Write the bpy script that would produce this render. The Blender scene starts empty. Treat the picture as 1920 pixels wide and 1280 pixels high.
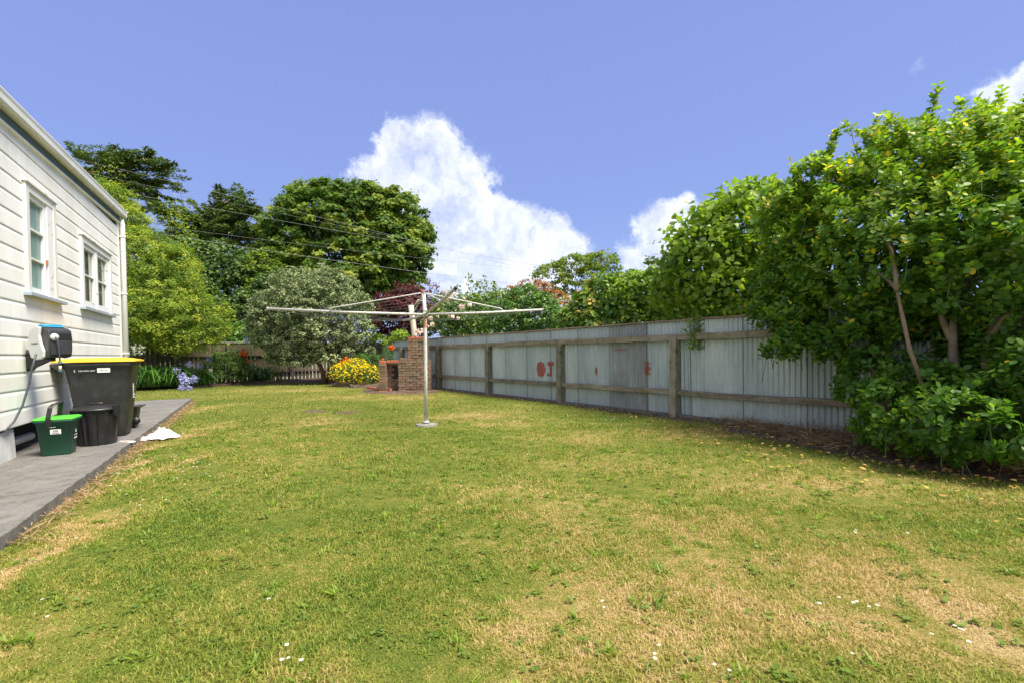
import bpy, math, random
import numpy as np
PI = math.pi
rng = np.random.default_rng(7)
random.seed(7)
sc = bpy.context.scene
col = sc.collection

# ------------------------------------------------------------------ camera
CAM = np.array([0.0, 0.0, 1.2]); FOC = 880.0/1920; PITCH = math.radians(1.0); ROLL = math.radians(0.9); SHIFT = 35.4/1920
cd = bpy.data.cameras.new("camera"); cam = bpy.data.objects.new("camera", cd); col.objects.link(cam)
cd.sensor_width = 36; cd.lens = 36*FOC; cd.shift_y = SHIFT; cd.clip_start = 0.05; cd.clip_end = 2000
a_ = PI/2-PITCH; r_ = -ROLL
RX = np.array([[1,0,0],[0,math.cos(a_),-math.sin(a_)],[0,math.sin(a_),math.cos(a_)]])
RZ = np.array([[math.cos(r_),-math.sin(r_),0],[math.sin(r_),math.cos(r_),0],[0,0,1]])
ROT = RX@RZ
from mathutils import Matrix, Vector
M4 = Matrix([list(ROT[0])+[0], list(ROT[1])+[0], list(ROT[2])+[1.2], [0,0,0,1]])
cam.matrix_world = M4
sc.camera = cam

def direction(px, py):
    return ROT@np.array([(px-960)/1920/FOC, (-(py-640)/1920+SHIFT)/FOC, -1.0])
def spot(px, py, Y):
    "world point seen at (px, py) of the 1920 wide photograph at the distance Y in front of the camera"
    d = direction(px, py); return CAM+d*(Y/d[1])

# ------------------------------------------------------------------ sky, sun, exposure
SUN_EL, SUN_AZ = math.radians(60), math.radians(118)      # azimuth from +Y towards +X
w = bpy.data.worlds.new("World"); sc.world = w; w.use_nodes = True
nt = w.node_tree; nt.nodes.clear()
def N(t, typ, **kw):
    n = t.nodes.new(typ)
    for k, v in kw.items(): setattr(n, k, v)
    return n
out = N(nt, 'ShaderNodeOutputWorld'); bg = N(nt, 'ShaderNodeBackground'); bg.inputs['Strength'].default_value = 0.05
sky = N(nt, 'ShaderNodeTexSky', sky_type='NISHITA'); sky.sun_disc = False
sky.sun_elevation = SUN_EL; sky.sun_rotation = SUN_AZ; sky.altitude = 0; sky.air_density = 1.0; sky.dust_density = 0.3; sky.ozone_density = 2.0
def math_(t, op, a, b=None, c=None, clamp=False):
    n = N(t, 'ShaderNodeMath', operation=op); n.use_clamp = clamp
    for i, v in enumerate((a, b, c)):
        if v is None: continue
        if isinstance(v, (int, float)): n.inputs[i].default_value = v
        else: t.links.new(v, n.inputs[i])
    return n.outputs[0]
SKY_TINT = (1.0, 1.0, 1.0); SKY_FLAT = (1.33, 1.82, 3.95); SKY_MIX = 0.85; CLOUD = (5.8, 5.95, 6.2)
mixf = N(nt, 'ShaderNodeMix', data_type='RGBA'); mixf.inputs[0].default_value = SKY_MIX
nt.links.new(sky.outputs[0], mixf.inputs[6]); tc = N(nt, 'ShaderNodeTexCoord')
sxyz = N(nt, 'ShaderNodeSeparateXYZ'); nt.links.new(tc.outputs['Generated'], sxyz.inputs[0])
grd = N(nt, 'ShaderNodeValToRGB'); ge = grd.color_ramp.elements; ge.new(.5)
for el_, (p_, c_) in zip(ge, ((0.0, (1.75,2.30,4.35)), (.28, SKY_FLAT), (.75, (1.20,1.55,3.60)))): el_.position = p_; el_.color = (c_[0]/5, c_[1]/5, c_[2]/5, 1)
nt.links.new(sxyz.outputs[2], grd.inputs[0]); gsc = N(nt, 'ShaderNodeVectorMath', operation='SCALE'); gsc.inputs['Scale'].default_value = 5.0
nt.links.new(grd.outputs[0], gsc.inputs[0]); nt.links.new(gsc.outputs[0], mixf.inputs[7])
no1 = N(nt, 'ShaderNodeTexNoise'); no1.inputs['Scale'].default_value = 9; no1.inputs['Detail'].default_value = 7; no1.inputs['Roughness'].default_value = .62
nt.links.new(tc.outputs['Generated'], no1.inputs['Vector'])
sub = N(nt, 'ShaderNodeVectorMath', operation='SUBTRACT'); nt.links.new(no1.outputs['Color'], sub.inputs[0]); sub.inputs[1].default_value = (.5,.5,.5)
scl = N(nt, 'ShaderNodeVectorMath', operation='SCALE'); nt.links.new(sub.outputs[0], scl.inputs[0]); scl.inputs['Scale'].default_value = .16
wrp = N(nt, 'ShaderNodeVectorMath', operation='ADD'); nt.links.new(tc.outputs['Generated'], wrp.inputs[0]); nt.links.new(scl.outputs[0], wrp.inputs[1])
blobs = [(735,268,42,1.2),(725,320,60,1.1),(790,300,75,1.4),(850,340,70,1.3),(790,370,90,1.4),(700,360,60,1.1),(870,400,85,1.3),(910,445,75,1.2),
 (905,380,40,.6),(980,430,60,.9),(1000,465,75,1.2),(1050,470,60,.9),(1060,510,60,.9),(960,520,70,1.0),(870,520,80,.9),(800,430,70,1.0),(810,500,60,.6),(1010,545,80,.8),(900,570,90,.8),(730,470,70,.6),
 (1240,420,38,.5),(1270,400,25,.4),(1215,480,60,1.0),(1260,470,70,1.0),(1200,520,60,.9),(1330,470,80,.8),(1290,390,30,.35),(1895,165,52,1.1),(1930,210,80,1.2),(1850,190,30,.6),
 (1725,130,36,.42),(1125,340,26,.42),(950,318,26,.25),(1050,330,30,.2),(875,492,46,-.75),(935,525,32,-.5),(840,545,42,-.5),(1000,500,20,-.3),(760,420,30,-.35),(2100,220,120,1.0),(-500,330,200,.9),(-330,420,160,.8),(2500,250,220,.9)]
# unseen clouds outside the frame, enlarged to raise the ambient fill, given as directions
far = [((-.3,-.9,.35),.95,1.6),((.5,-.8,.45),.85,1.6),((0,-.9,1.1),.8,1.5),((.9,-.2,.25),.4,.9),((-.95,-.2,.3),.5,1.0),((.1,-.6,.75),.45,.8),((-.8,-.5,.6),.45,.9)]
tot = None
def blob(c, r, s):
    global tot
    c = np.array(c, float); c = c/np.linalg.norm(c)
    d = N(nt, 'ShaderNodeVectorMath', operation='DISTANCE'); nt.links.new(wrp.outputs[0], d.inputs[0]); d.inputs[1].default_value = tuple(c)
    v = math_(nt, 'DIVIDE', d.outputs['Value'], r); v = math_(nt, 'MULTIPLY', v, v); v = math_(nt, 'SUBTRACT', 1, v, clamp=True); v = math_(nt, 'MULTIPLY', v, s)
    tot = v if tot is None else math_(nt, 'ADD', tot, v)
for px, py, rp, s in blobs:
    d = direction(px, py); cosa = 1/np.linalg.norm(d); blob(d, rp*1.25/880*cosa**1.4, s)
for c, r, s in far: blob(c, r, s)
no2 = N(nt, 'ShaderNodeTexNoise'); no2.inputs['Scale'].default_value = 13; no2.inputs['Detail'].default_value = 9; no2.inputs['Roughness'].default_value = .62
nt.links.new(wrp.outputs[0], no2.inputs['Vector'])
nz = math_(nt, 'MULTIPLY', math_(nt, 'SUBTRACT', no2.outputs[0], .5), 2.1)
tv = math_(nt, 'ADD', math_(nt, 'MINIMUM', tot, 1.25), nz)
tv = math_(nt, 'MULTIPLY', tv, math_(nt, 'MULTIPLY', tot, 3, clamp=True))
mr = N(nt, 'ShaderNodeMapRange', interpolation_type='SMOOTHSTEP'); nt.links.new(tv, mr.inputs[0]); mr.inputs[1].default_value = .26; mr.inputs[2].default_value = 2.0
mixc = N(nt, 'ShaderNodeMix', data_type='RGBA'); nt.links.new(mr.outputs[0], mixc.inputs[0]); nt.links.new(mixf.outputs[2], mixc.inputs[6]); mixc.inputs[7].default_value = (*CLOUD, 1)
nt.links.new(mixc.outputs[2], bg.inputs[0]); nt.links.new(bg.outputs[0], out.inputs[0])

sl = bpy.data.lights.new("sun", 'SUN'); so = bpy.data.objects.new("sun", sl); col.objects.link(so)
sl.energy = 2.2; sl.angle = math.radians(26); sl.color = (1, .93, .80)
sdir = Vector((math.sin(SUN_AZ)*math.cos(SUN_EL), math.cos(SUN_AZ)*math.cos(SUN_EL), math.sin(SUN_EL)))
so.rotation_euler = sdir.to_track_quat('Z', 'Y').to_euler(); so.location = sdir*60
vs = sc.view_settings; sc.display_settings.display_device = 'sRGB'
vs.view_transform = 'Standard'; vs.look = 'None'; vs.exposure = 2.1; vs.gamma = 1; vs.use_curve_mapping = False
sc.render.engine = 'CYCLES'; sc.cycles.max_bounces = 6; sc.cycles.transparent_max_bounces = 6; sc.cycles.use_denoising = True

# ------------------------------------------------------------------ material helpers
def new_mat(name):
    m = bpy.data.materials.new(name); m.use_nodes = True; t = m.node_tree; t.nodes.clear()
    o = N(t, 'ShaderNodeOutputMaterial'); p = N(t, 'ShaderNodeBsdfPrincipled'); t.links.new(p.outputs[0], o.inputs[0])
    return m, t, p, o
def L(t, a, b): t.links.new(a, b)
def noise(t, vec, scale, detail=4, rough=.55, stretch=None):
    n = N(t, 'ShaderNodeTexNoise'); n.inputs['Scale'].default_value = scale; n.inputs['Detail'].default_value = detail; n.inputs['Roughness'].default_value = rough
    if stretch:
        mp = N(t, 'ShaderNodeMapping'); mp.inputs['Scale'].default_value = stretch; L(t, vec, mp.inputs[0]); vec = mp.outputs[0]
    L(t, vec, n.inputs['Vector']); return n.outputs[0]
def ramp(t, f, stops):
    r = N(t, 'ShaderNodeValToRGB'); e = r.color_ramp.elements
    while len(e) < len(stops): e.new(.5)
    for el, (p, c) in zip(e, stops): el.position = p; el.color = (*c, 1) if len(c) == 3 else c
    L(t, f, r.inputs[0]); return r.outputs[0]
def mixrgb(t, f, a, b, mode='MIX'):
    n = N(t, 'ShaderNodeMix', data_type='RGBA', blend_type=mode)
    for i, v in ((0, f), (6, a), (7, b)):
        if isinstance(v, (int, float)): n.inputs[i].default_value = v
        elif isinstance(v, tuple): n.inputs[i].default_value = (*v, 1)
        else: L(t, v, n.inputs[i])
    return n.outputs[2]
def bump(t, p, h, strength=.3, dist=.01):
    b = N(t, 'ShaderNodeBump'); b.inputs['Strength'].default_value = strength; b.inputs['Distance'].default_value = dist
    L(t, h, b.inputs['Height']); L(t, b.outputs[0], p.inputs['Normal'])
def coords(t): return N(t, 'ShaderNodeTexCoord').outputs['Object']
def wpos(t): return N(t, 'ShaderNodeNewGeometry').outputs['Position']
def orand(t): return N(t, 'ShaderNodeObjectInfo').outputs['Random']

def simple(name, colr, rough=.5, metal=0, var=.15, scale=12, bumps=.1, spec=.5):
    m, t, p, o = new_mat(name); v = coords(t)
    f = noise(t, v, scale, 5)
    c = ramp(t, f, [(.25, tuple(x*(1-var) for x in colr)), (.75, tuple(min(1, x*(1+var)) for x in colr))])
    L(t, c, p.inputs['Base Color']); p.inputs['Roughness'].default_value = rough; p.inputs['Metallic'].default_value = metal
    p.inputs['Specular IOR Level'].default_value = spec
    if bumps: bump(t, p, noise(t, v, scale*6, 3), bumps, .004)
    return m
def weathered_wood(name, a, b, moss=(.12,.12,.055), mossy=.5, axis=(1,1,1)):
    m, t, p, o = new_mat(name); v = coords(t)
    g = noise(t, v, 14, 6, .65, axis); l = noise(t, v, 5, 6, .7); s = noise(t, v, 38, 3, .7)
    c = ramp(t, g, [(.3, a), (.7, b)])
    c = mixrgb(t, ramp(t, l, [(mossy, (0,0,0)), (mossy+.16, (1,1,1))]), c, moss)
    c = mixrgb(t, ramp(t, s, [(.62, (0,0,0)), (.72, (1,1,1))]), c, tuple(min(.6, x*2.2) for x in b))
    r_ = mixrgb(t, 1.0, c, ramp(t, orand(t), [(0, (.8,.8,.8)), (1, (1.15,1.12,1.08))]), 'MULTIPLY')
    L(t, r_, p.inputs['Base Color']); p.inputs['Roughness'].default_value = .9; p.inputs['Specular IOR Level'].default_value = .2
    bump(t, p, g, .6, .01); return m
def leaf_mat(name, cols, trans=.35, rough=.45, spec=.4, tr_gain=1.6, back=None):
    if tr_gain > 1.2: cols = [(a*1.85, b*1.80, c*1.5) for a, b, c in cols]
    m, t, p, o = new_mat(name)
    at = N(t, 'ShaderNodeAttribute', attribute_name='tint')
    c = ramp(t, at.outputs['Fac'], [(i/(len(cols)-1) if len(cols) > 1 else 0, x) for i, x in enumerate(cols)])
    L(t, c, p.inputs['Base Color']); p.inputs['Roughness'].default_value = rough; p.inputs['Specular IOR Level'].default_value = spec
    tr = N(t, 'ShaderNodeBsdfTranslucent'); c2 = mixrgb(t, 1.0, c, (tr_gain*1.1, tr_gain*1.15, tr_gain*.5), 'MULTIPLY'); L(t, c2, tr.inputs[0])
    ms = N(t, 'ShaderNodeMixShader'); ms.inputs[0].default_value = trans
    L(t, p.outputs[0], ms.inputs[1]); L(t, tr.outputs[0], ms.inputs[2]); L(t, ms.outputs[0], o.inputs[0]); return m

# ------------------------------------------------------------------ mesh helpers
class MB:
    def __init__(s): s.v = []; s.f = []; s.n = 0; s.smooth = []
    def add(s, v, f, smooth=False):
        s.v.extend([tuple(map(float, q)) for q in v]); s.f.extend([tuple(i+s.n for i in q) for q in f]); s.smooth.extend([smooth]*len(f)); s.n += len(v); return s
    def box(s, x0, x1, y0, y1, z0, z1):
        v = [(x0,y0,z0),(x1,y0,z0),(x1,y1,z0),(x0,y1,z0),(x0,y0,z1),(x1,y0,z1),(x1,y1,z1),(x0,y1,z1)]
        return s.add(v, [(3,2,1,0),(4,5,6,7),(0,1,5,4),(1,2,6,5),(2,3,7,6),(3,0,4,7)])
    def bevbox(s, x0, x1, y0, y1, z0, z1, b=.005):
        "box with chamfered vertical and top edges"
        def ring(d, z): return [(x0+d,y0+b,z),(x0+b,y0+d,z),(x1-b,y0+d,z),(x1-d,y0+b,z),(x1-d,y1-b,z),(x1-b,y1-d,z),(x0+b,y1-d,z),(x0+d,y1-b,z)]
        v = ring(b*.9, z0)+ring(0, z0+b)+ring(0, z1-b)+ring(b*.9, z1); f = []
        for k in range(3):
            for i in range(8): j = (i+1) % 8; f.append((k*8+i, k*8+j, (k+1)*8+j, (k+1)*8+i))
        f = [q[::-1] for q in f] if False else f
        f.append(tuple(range(7,-1,-1))); f.append(tuple(24+i for i in range(8)))
        # ring runs clockwise or not: orient outwards later
        return s.add(v, f)
    def tube(s, pts, rad, n=8, cap=True, smooth=True):
        pts = [np.array(p, float) for p in pts]; m = len(pts)
        if isinstance(rad, (int, float)): rad = [rad]*m
        v = []; prev = None
        for i in range(m):
            d = pts[min(i+1, m-1)]-pts[max(i-1, 0)]; d = d/(np.linalg.norm(d)+1e-9)
            if prev is None:
                u = np.cross(d, (0,0,1) if abs(d[2]) < .9 else (1,0,0))
            else: u = prev-d*np.dot(prev, d)
            u = u/(np.linalg.norm(u)+1e-9); prev = u; w_ = np.cross(d, u)
            for k in range(n):
                a = 2*PI*k/n; v.append(pts[i]+rad[i]*(u*math.cos(a)+w_*math.sin(a)))
        f = [(i*n+k, i*n+(k+1) % n, (i+1)*n+(k+1) % n, (i+1)*n+k) for i in range(m-1) for k in range(n)]
        if cap: f += [tuple(range(n-1,-1,-1)), tuple((m-1)*n+k for k in range(n))]
        return s.add(v, f, smooth)
    def prism(s, prof, y0, y1):
        "profile of (x,z) points extruded along y"
        n = len(prof); v = [(x,y0,z) for x, z in prof]+[(x,y1,z) for x, z in prof]
        return s.add(v, [tuple(range(n)), tuple(range(2*n-1, n-1, -1))]+[(i, n+i, n+(i+1) % n, (i+1) % n) for i in range(n)])
    def lathe(s, prof, n=24, c=(0,0)):
        m = len(prof); v = [(c[0]+r*math.cos(2*PI*k/n), c[1]+r*math.sin(2*PI*k/n), z) for r, z in prof for k in range(n)]
        return s.add(v, [(i*n+k, i*n+(k+1) % n, (i+1)*n+(k+1) % n, (i+1)*n+k) for i in range(m-1) for k in range(n)], True)
    def loft(s, rings, cap=True, smooth=False):
        n = len(rings[0]); v = [p for r in rings for p in r]
        f = [(i*n+k, i*n+(k+1) % n, (i+1)*n+(k+1) % n, (i+1)*n+k) for i in range(len(rings)-1) for k in range(n)]
        if cap: f += [tuple(range(n-1,-1,-1)), tuple((len(rings)-1)*n+k for k in range(n))]
        return s.add(v, f, smooth)
    def mesh(s, name, m):
        me = bpy.data.meshes.new(name); me.from_pydata(s.v, [], s.f)
        me.polygons.foreach_set('use_smooth', s.smooth)
        if m: me.materials.append(m)
        me.update(); return me
    def build(s, name, m, parent=None, bevel=0, loc=None, rot=None):
        me = s.mesh(name, m); o = bpy.data.objects.new(name, me); col.objects.link(o); o.parent = parent
        if loc is not None: o.location = loc
        if rot is not None: o.rotation_euler = rot
        if bevel:
            b = o.modifiers.new('bevel', 'BEVEL'); b.width = bevel; b.segments = 2; b.limit_method = 'ANGLE'; b.angle_limit = .7
        return o
def rrect(hx, hy, r, z, c=(0,0), n=4):
    pts = []
    for sx, sy, a0 in ((1,1,0),(-1,1,PI/2),(-1,-1,PI),(1,-1,1.5*PI)):
        for k in range(n+1):
            a = a0+PI/2*k/n; pts.append((c[0]+sx*(hx-r)+r*math.cos(a), c[1]+sy*(hy-r)+r*math.sin(a), z))
    return pts
def empty(name, loc, rz=0):
    o = bpy.data.objects.new(name, None); col.objects.link(o); o.location = loc; o.rotation_euler = (0,0,rz); o.empty_display_size = .2; return o
def tag(o, label=None, cat=None, group=None, kind=None):
    for k, v in (('label', label), ('category', cat), ('group', group), ('kind', kind)):
        if v: o[k] = v
    return o
def inst(me, name, parent, loc=(0,0,0), rot=(0,0,0), scale=(1,1,1)):
    o = bpy.data.objects.new(name, me); col.objects.link(o); o.parent = parent; o.location = loc; o.rotation_euler = rot; o.scale = scale; return o
def lettering(txt, size, m, parent, loc, rot, name='lettering', ext=.0008):
    cu = bpy.data.curves.new(name, 'FONT'); cu.body = txt; cu.size = size; cu.extrude = ext; cu.align_x = 'CENTER'; cu.align_y = 'CENTER'
    cu.materials.append(m); tmp = bpy.data.objects.new('tmp', cu); col.objects.link(tmp); dg = bpy.context.evaluated_depsgraph_get(); me = bpy.data.meshes.new_from_object(tmp.evaluated_get(dg)); bpy.data.objects.remove(tmp)
    me.materials.clear(); me.materials.append(m)
    o = bpy.data.objects.new(name, me); col.objects.link(o); o.parent = parent; o.location = loc; o.rotation_euler = rot; o['kind'] = 'stuff'; return o

# leaf templates: x across, y along the leaf, z its face
TEMPL = {
 'oval': (np.array([(0,0,0),(.27,.3,.07),(.30,.68,.07),(0,1,0),(-.30,.68,.07),(-.27,.3,.07)]), [(0,1,2,3),(0,3,4,5)]),
 'round': (np.array([(0,0,0),(.30,.22,.06),(.40,.55,.09),(.24,.88,.05),(0,1,.0),(-.24,.88,.05),(-.40,.55,.09),(-.30,.22,.06),(0,.55,0)]), [(0,1,2,8),(8,2,3,4),(0,8,6,7),(8,4,5,6)]),
 'heart': (np.array([(0,.05,0),(.42,.0,.10),(.46,.4,.12),(0,1,-.12),(-.46,.4,.12),(-.42,.0,.10)]), [(0,1,2,3),(0,3,4,5)]),
 'blade': (np.array([(0,0,0),(.11,.45,.03),(0,1,-.10),(-.11,.45,.03)]), [(0,1,2,3)]),
 'card': (np.array([(0,0,0),(.36,.5,.08),(0,1,-.05),(-.36,.5,.08)]), [(0,1,2,3)]),
 'lobed': (np.array([(0,0,0),(.55,.25,.08),(.22,.45,.0),(.45,.8,.08),(0,1,-.08),(-.45,.8,.08),(-.22,.45,0),(-.55,.25,.08)]), [(0,1,2,4),(2,3,4),(0,4,6,7),(4,5,6)]),
}
def unit(a): return a/(np.linalg.norm(a, axis=-1, keepdims=True)+1e-9)
def leaves_object(name, P, Nn, size, tint, templ, mat, parent, dirs=None, width=1.0, R=rng, curl=0.0):
    "P base points, Nn leaf face normals, dirs the way each leaf points"
    n = len(P); T, F = TEMPL[templ]; k = len(T)
    Nn = unit(Nn); d = R.normal(size=(n,3)) if dirs is None else dirs
    d = unit(d-Nn*np.sum(d*Nn, 1, keepdims=True)); x = np.cross(d, Nn)
    size = np.broadcast_to(np.asarray(size, float), (n,))[:, None, None]
    V = P[:, None, :]+size*(T[None,:,0:1]*width*x[:,None,:]+T[None,:,1:2]*d[:,None,:]+T[None,:,2:3]*Nn[:,None,:])
    V = V.reshape(-1, 3)
    fl = np.concatenate([np.array(f) for f in F]); fs = np.array([len(f) for f in F])
    LV = (fl[None,:]+(np.arange(n)*k)[:,None]).ravel(); LT = np.tile(fs, n)
    me = bpy.data.meshes.new(name); me.vertices.add(len(V)); me.vertices.foreach_set('co', V.astype(np.float32).ravel())
    me.loops.add(len(LV)); me.loops.foreach_set('vertex_index', LV.astype(np.int32))
    me.polygons.add(len(LT)); me.polygons.foreach_set('loop_start', np.concatenate([[0], np.cumsum(LT)[:-1]]).astype(np.int32)); me.polygons.foreach_set('loop_total', LT.astype(np.int32))
    me.update(calc_edges=True)
    a = me.attributes.new('tint', 'FLOAT', 'POINT'); a.data.foreach_set('value', np.repeat(np.clip(tint, 0, 1), k).astype(np.float32))
    me.materials.append(mat)
    o = bpy.data.objects.new(name, me); col.objects.link(o); o.parent = parent; return o

def lobe_points(lobes, n, R=rng, rmin=.8, rmax=1.06, up=.0, keep=.72):
    lob = np.array(lobes, float); c = lob[:, :3]; r = lob[:, 3:6]; wgt = (r[:,0]*r[:,1]+r[:,0]*r[:,2]+r[:,1]*r[:,2]); wgt /= wgt.sum()
    out_p, out_n = [], []; tot_ = 0
    while tot_ < n:
        i = R.choice(len(lob), n*2, p=wgt); d = R.normal(size=(n*2,3)); d[:,2] += up; d = unit(d)
        q = c[i]+d*r[i]*R.uniform(rmin, rmax, (n*2,1))
        inside = np.zeros(len(q), bool)
        for j in range(len(lob)):
            inside |= (i != j) & (np.sum(((q-c[j])/r[j])**2, 1) < keep**2)
        q = q[~inside]; dd = unit(d[~inside]/r[i][~inside]); out_p.append(q); out_n.append(dd); tot_ += len(q)
    return np.concatenate(out_p)[:n], np.concatenate(out_n)[:n]
def inner_points(lobes, n, R=rng):
    lob = np.array(lobes, float); wgt = lob[:,3]*lob[:,4]*lob[:,5]; wgt /= wgt.sum(); i = R.choice(len(lob), n, p=wgt)
    return lob[i,:3]+unit(R.normal(size=(n,3)))*lob[i,3:6]*(R.uniform(0, .8, (n,1))**.5)
def foliage(P, Nn, per, rc, R=rng, flat=.7, upw=.6, out_w=.5, rnd=.5, tvar=.14, tb=(.15,.6)):
    n = len(P); ct = R.uniform(*tb, n)
    o = unit(R.normal(size=(n,per,3)))*R.uniform(.35, 1, (n,per,1))*rc*R.uniform(.6, 1.3, (n,1,1)); o[...,2] *= flat
    Q = P[:,None,:]+o
    nn = unit(unit(o)*.5+Nn[:,None,:]*out_w+np.array([0,0,upw])+R.normal(size=(n,per,3))*rnd)
    tt = ct[:,None]+R.normal(size=(n,per))*tvar
    return Q.reshape(-1,3), nn.reshape(-1,3), tt.ravel()
def branch_mesh(mb, base, tips, r0, R=rng, sag=.15, n=7, seg=5, bend=.12):
    for i, tp in enumerate(tips):
        b = np.array(base[i] if isinstance(base, list) else base, float); tp = np.array(tp, float); Ld = np.linalg.norm(tp-b); pts = []
        for k in range(seg+1):
            f = k/seg; p = b*(1-f)+tp*f; p = p+np.array([0,0,1])*sag*Ld*math.sin(PI*f)
            if 0 < k < seg: p = p+R.normal(size=3)*bend*Ld/seg
            pts.append(p)
        mb.tube(pts, [max(.003, r0*(1-.82*k/seg)) for k in range(seg+1)], n)

bark = None
def tree(name, label, cat, base, lobes, nclump, per, rc, lsize, templ, mat, trunk_r=.15, fork=None, group=None, ninner=0, seed=1, tb=(.15,.6), up=.2, flat=.7, width=1.0, hang=False, bark_m=None, nbr=9, rmin=.8, rmax=1.06, upw=.6, sizevar=.25, trunk_top=None, rnd=.5, extra=None):
    R = np.random.default_rng(seed); base = np.array(base, float)
    root = empty(name, base); tag(root, label, cat, group)
    lob = [(l[0]-base[0], l[1]-base[1], l[2]-base[2])+tuple(l[3:6]) for l in lobes]
    P, Nn = lobe_points(lob, nclump, R, rmin, rmax, up)
    keep = P[:,2] > .03; P = P[keep]; Nn = Nn[keep]
    Q, nn, tt = foliage(P, Nn, per, rc, R, flat=flat, tb=tb, upw=upw, rnd=rnd)
    if extra is not None:
        q2, n2, t2 = extra(R, base); Q = np.concatenate([Q, q2]); nn = np.concatenate([nn, n2]); tt = np.concatenate([tt, t2])
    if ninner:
        ip = inner_points(lob, ninner, R); Q = np.concatenate([Q, ip]); nn = np.concatenate([nn, R.normal(size=(ninner,3))+np.array([0,0,.3])]); tt = np.concatenate([tt, R.uniform(0, .35, ninner)])  # inner leaves tinted darker, shade inside the crown put into colour
    k = Q[:,2] > .01; Q, nn, tt = Q[k], nn[k], tt[k]
    dirs = None
    if hang: dirs = R.normal(size=(len(Q),3))*.6+np.array([0,0,-.9])
    leaves_object('crown', Q, nn, lsize*R.uniform(1-sizevar, 1+sizevar, len(Q)), tt, templ, mat, root, dirs=dirs, width=width, R=R)
    mb = MB(); fk = np.array(fork if fork is not None else (0, 0, max(.3, min(l[2] for l in lob)*.7)), float)
    mid = fk*.5+np.array([R.normal()*.04*fk[2], R.normal()*.04*fk[2], 0]); mb.tube([(0,0,-.05), mid, fk], [trunk_r, trunk_r*.8, trunk_r*.65], 10)
    big = sorted(lob, key=lambda l: -l[3]*l[5])[:nbr]
    branch_mesh(mb, tuple(fk), [np.array(l[:3])+np.array([0,0,l[5]*.3]) for l in big], trunk_r*.45, R, sag=.06)
    tips = P[R.choice(len(P), min(len(P), nbr*4), replace=False)]
    bl = np.array([l[:3] for l in lob]); bs = [tuple(bl[np.argmin(np.sum((bl-t_)**2, 1))]) for t_ in tips]
    branch_mesh(mb, bs, tips, trunk_r*.16, R, sag=.03, n=5, seg=3)
    mb.build('trunk', bark_m or bark, root)
    return root
def SL(*items):
    "lobes given as (px, py, Y, rx, ry, rz) or (px, py, Y, r)"
    res = []
    for it in items:
        p = spot(it[0], it[1], it[2]); r = it[3:] if len(it) == 6 else (it[3],)*3; res.append((p[0], p[1], p[2], *r))
    return res

# ------------------------------------------------------------------ materials
M = {}
bark = simple('bark_brown', (.16,.12,.085), .95, var=.35, scale=9, bumps=.6)
bark_pale = simple('bark_pale', (.20,.14,.09), .9, var=.3, scale=7, bumps=.5)
bark_red = simple('bark_reddish', (.20,.10,.06), .9, var=.3, scale=7, bumps=.5)
def paint_white(name, colr, dirt=.3):
    m, t, p, o = new_mat(name); v = coords(t)
    f = noise(t, v, 2.2, 6, .65, (1,1,.35)); g = noise(t, v, 30, 4, .6)
    c = ramp(t, f, [(.3, tuple(x*(1-dirt*.45)*y for x, y in zip(colr, (1,.985,.93)))), (.62, colr)])
    c = mixrgb(t, ramp(t, g, [(.66, (0,0,0)), (.74, (.5,.5,.5))]), c, tuple(x*.72 for x in colr))
    c = mixrgb(t, 1.0, c, ramp(t, orand(t), [(0, (.93,.93,.91)), (1, (1.02,1.02,1.01))]), 'MULTIPLY')
    L(t, c, p.inputs['Base Color']); p.inputs['Roughness'].default_value = .55; p.inputs['Specular IOR Level'].default_value = .3
    bump(t, p, g, .12, .003); return m
M['wall'] = paint_white('cream_paint', (.88,.872,.835))
M['trim'] = paint_white('white_trim_paint', (.78,.78,.75), .3)
def flaky(name, base, under, amt):
    m, t, p, o = new_mat(name); v = coords(t); f = noise(t, v, 11, 7, .7, (1,.5,1)); g = noise(t, v, 60, 3)
    c = mixrgb(t, ramp(t, f, [(amt, (0,0,0)), (amt+.04, (1,1,1))]), base, under); L(t, c, p.inputs['Base Color']); p.inputs['Roughness'].default_value = .75; bump(t, p, f, .3, .004); return m
M['sill_blue'] = flaky('flaking_blue_sill_paint', (.30,.38,.47), (.36,.33,.28), .5)
M['frame_flaky'] = flaky('flaking_white_frame_paint', (.74,.74,.72), (.42,.38,.33), .58)
M['green_paint'] = simple('dark_green_paint', (.03,.075,.07), .5)
M['dark'] = simple('underfloor_shade', (.02,.018,.016), .95)  # near-black colour standing for the shade under the floor
M['concrete'] = simple('concrete_grey', (.34,.33,.31), .9, var=.25, scale=5, bumps=.3)
M['concrete_white'] = simple('whitewashed_concrete', (.55,.56,.55), .85, var=.25, scale=6, bumps=.3)
m, t, p, o = new_mat('teal_curtain_glass'); v = coords(t)
L(t, ramp(t, noise(t, v, 9, 5, .6, (1,1,.15)), [(.3,(.10,.20,.19)), (.7,(.20,.34,.31))]), p.inputs['Base Color']); p.inputs['Roughness'].default_value = .28; bump(t, p, noise(t, v, 60, 2), .25, .003); M['glass_teal'] = m
m, t, p, o = new_mat('curtained_glass'); v = coords(t)
L(t, ramp(t, noise(t, v, 11, 3, .6, (1,1,.06)), [(.38,(.035,.045,.04)), (.6,(.20,.20,.17))]), p.inputs['Base Color']); p.inputs['Roughness'].default_value = .07; p.inputs['Coat Weight'].default_value = .5; M['glass_curtain'] = m
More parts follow.
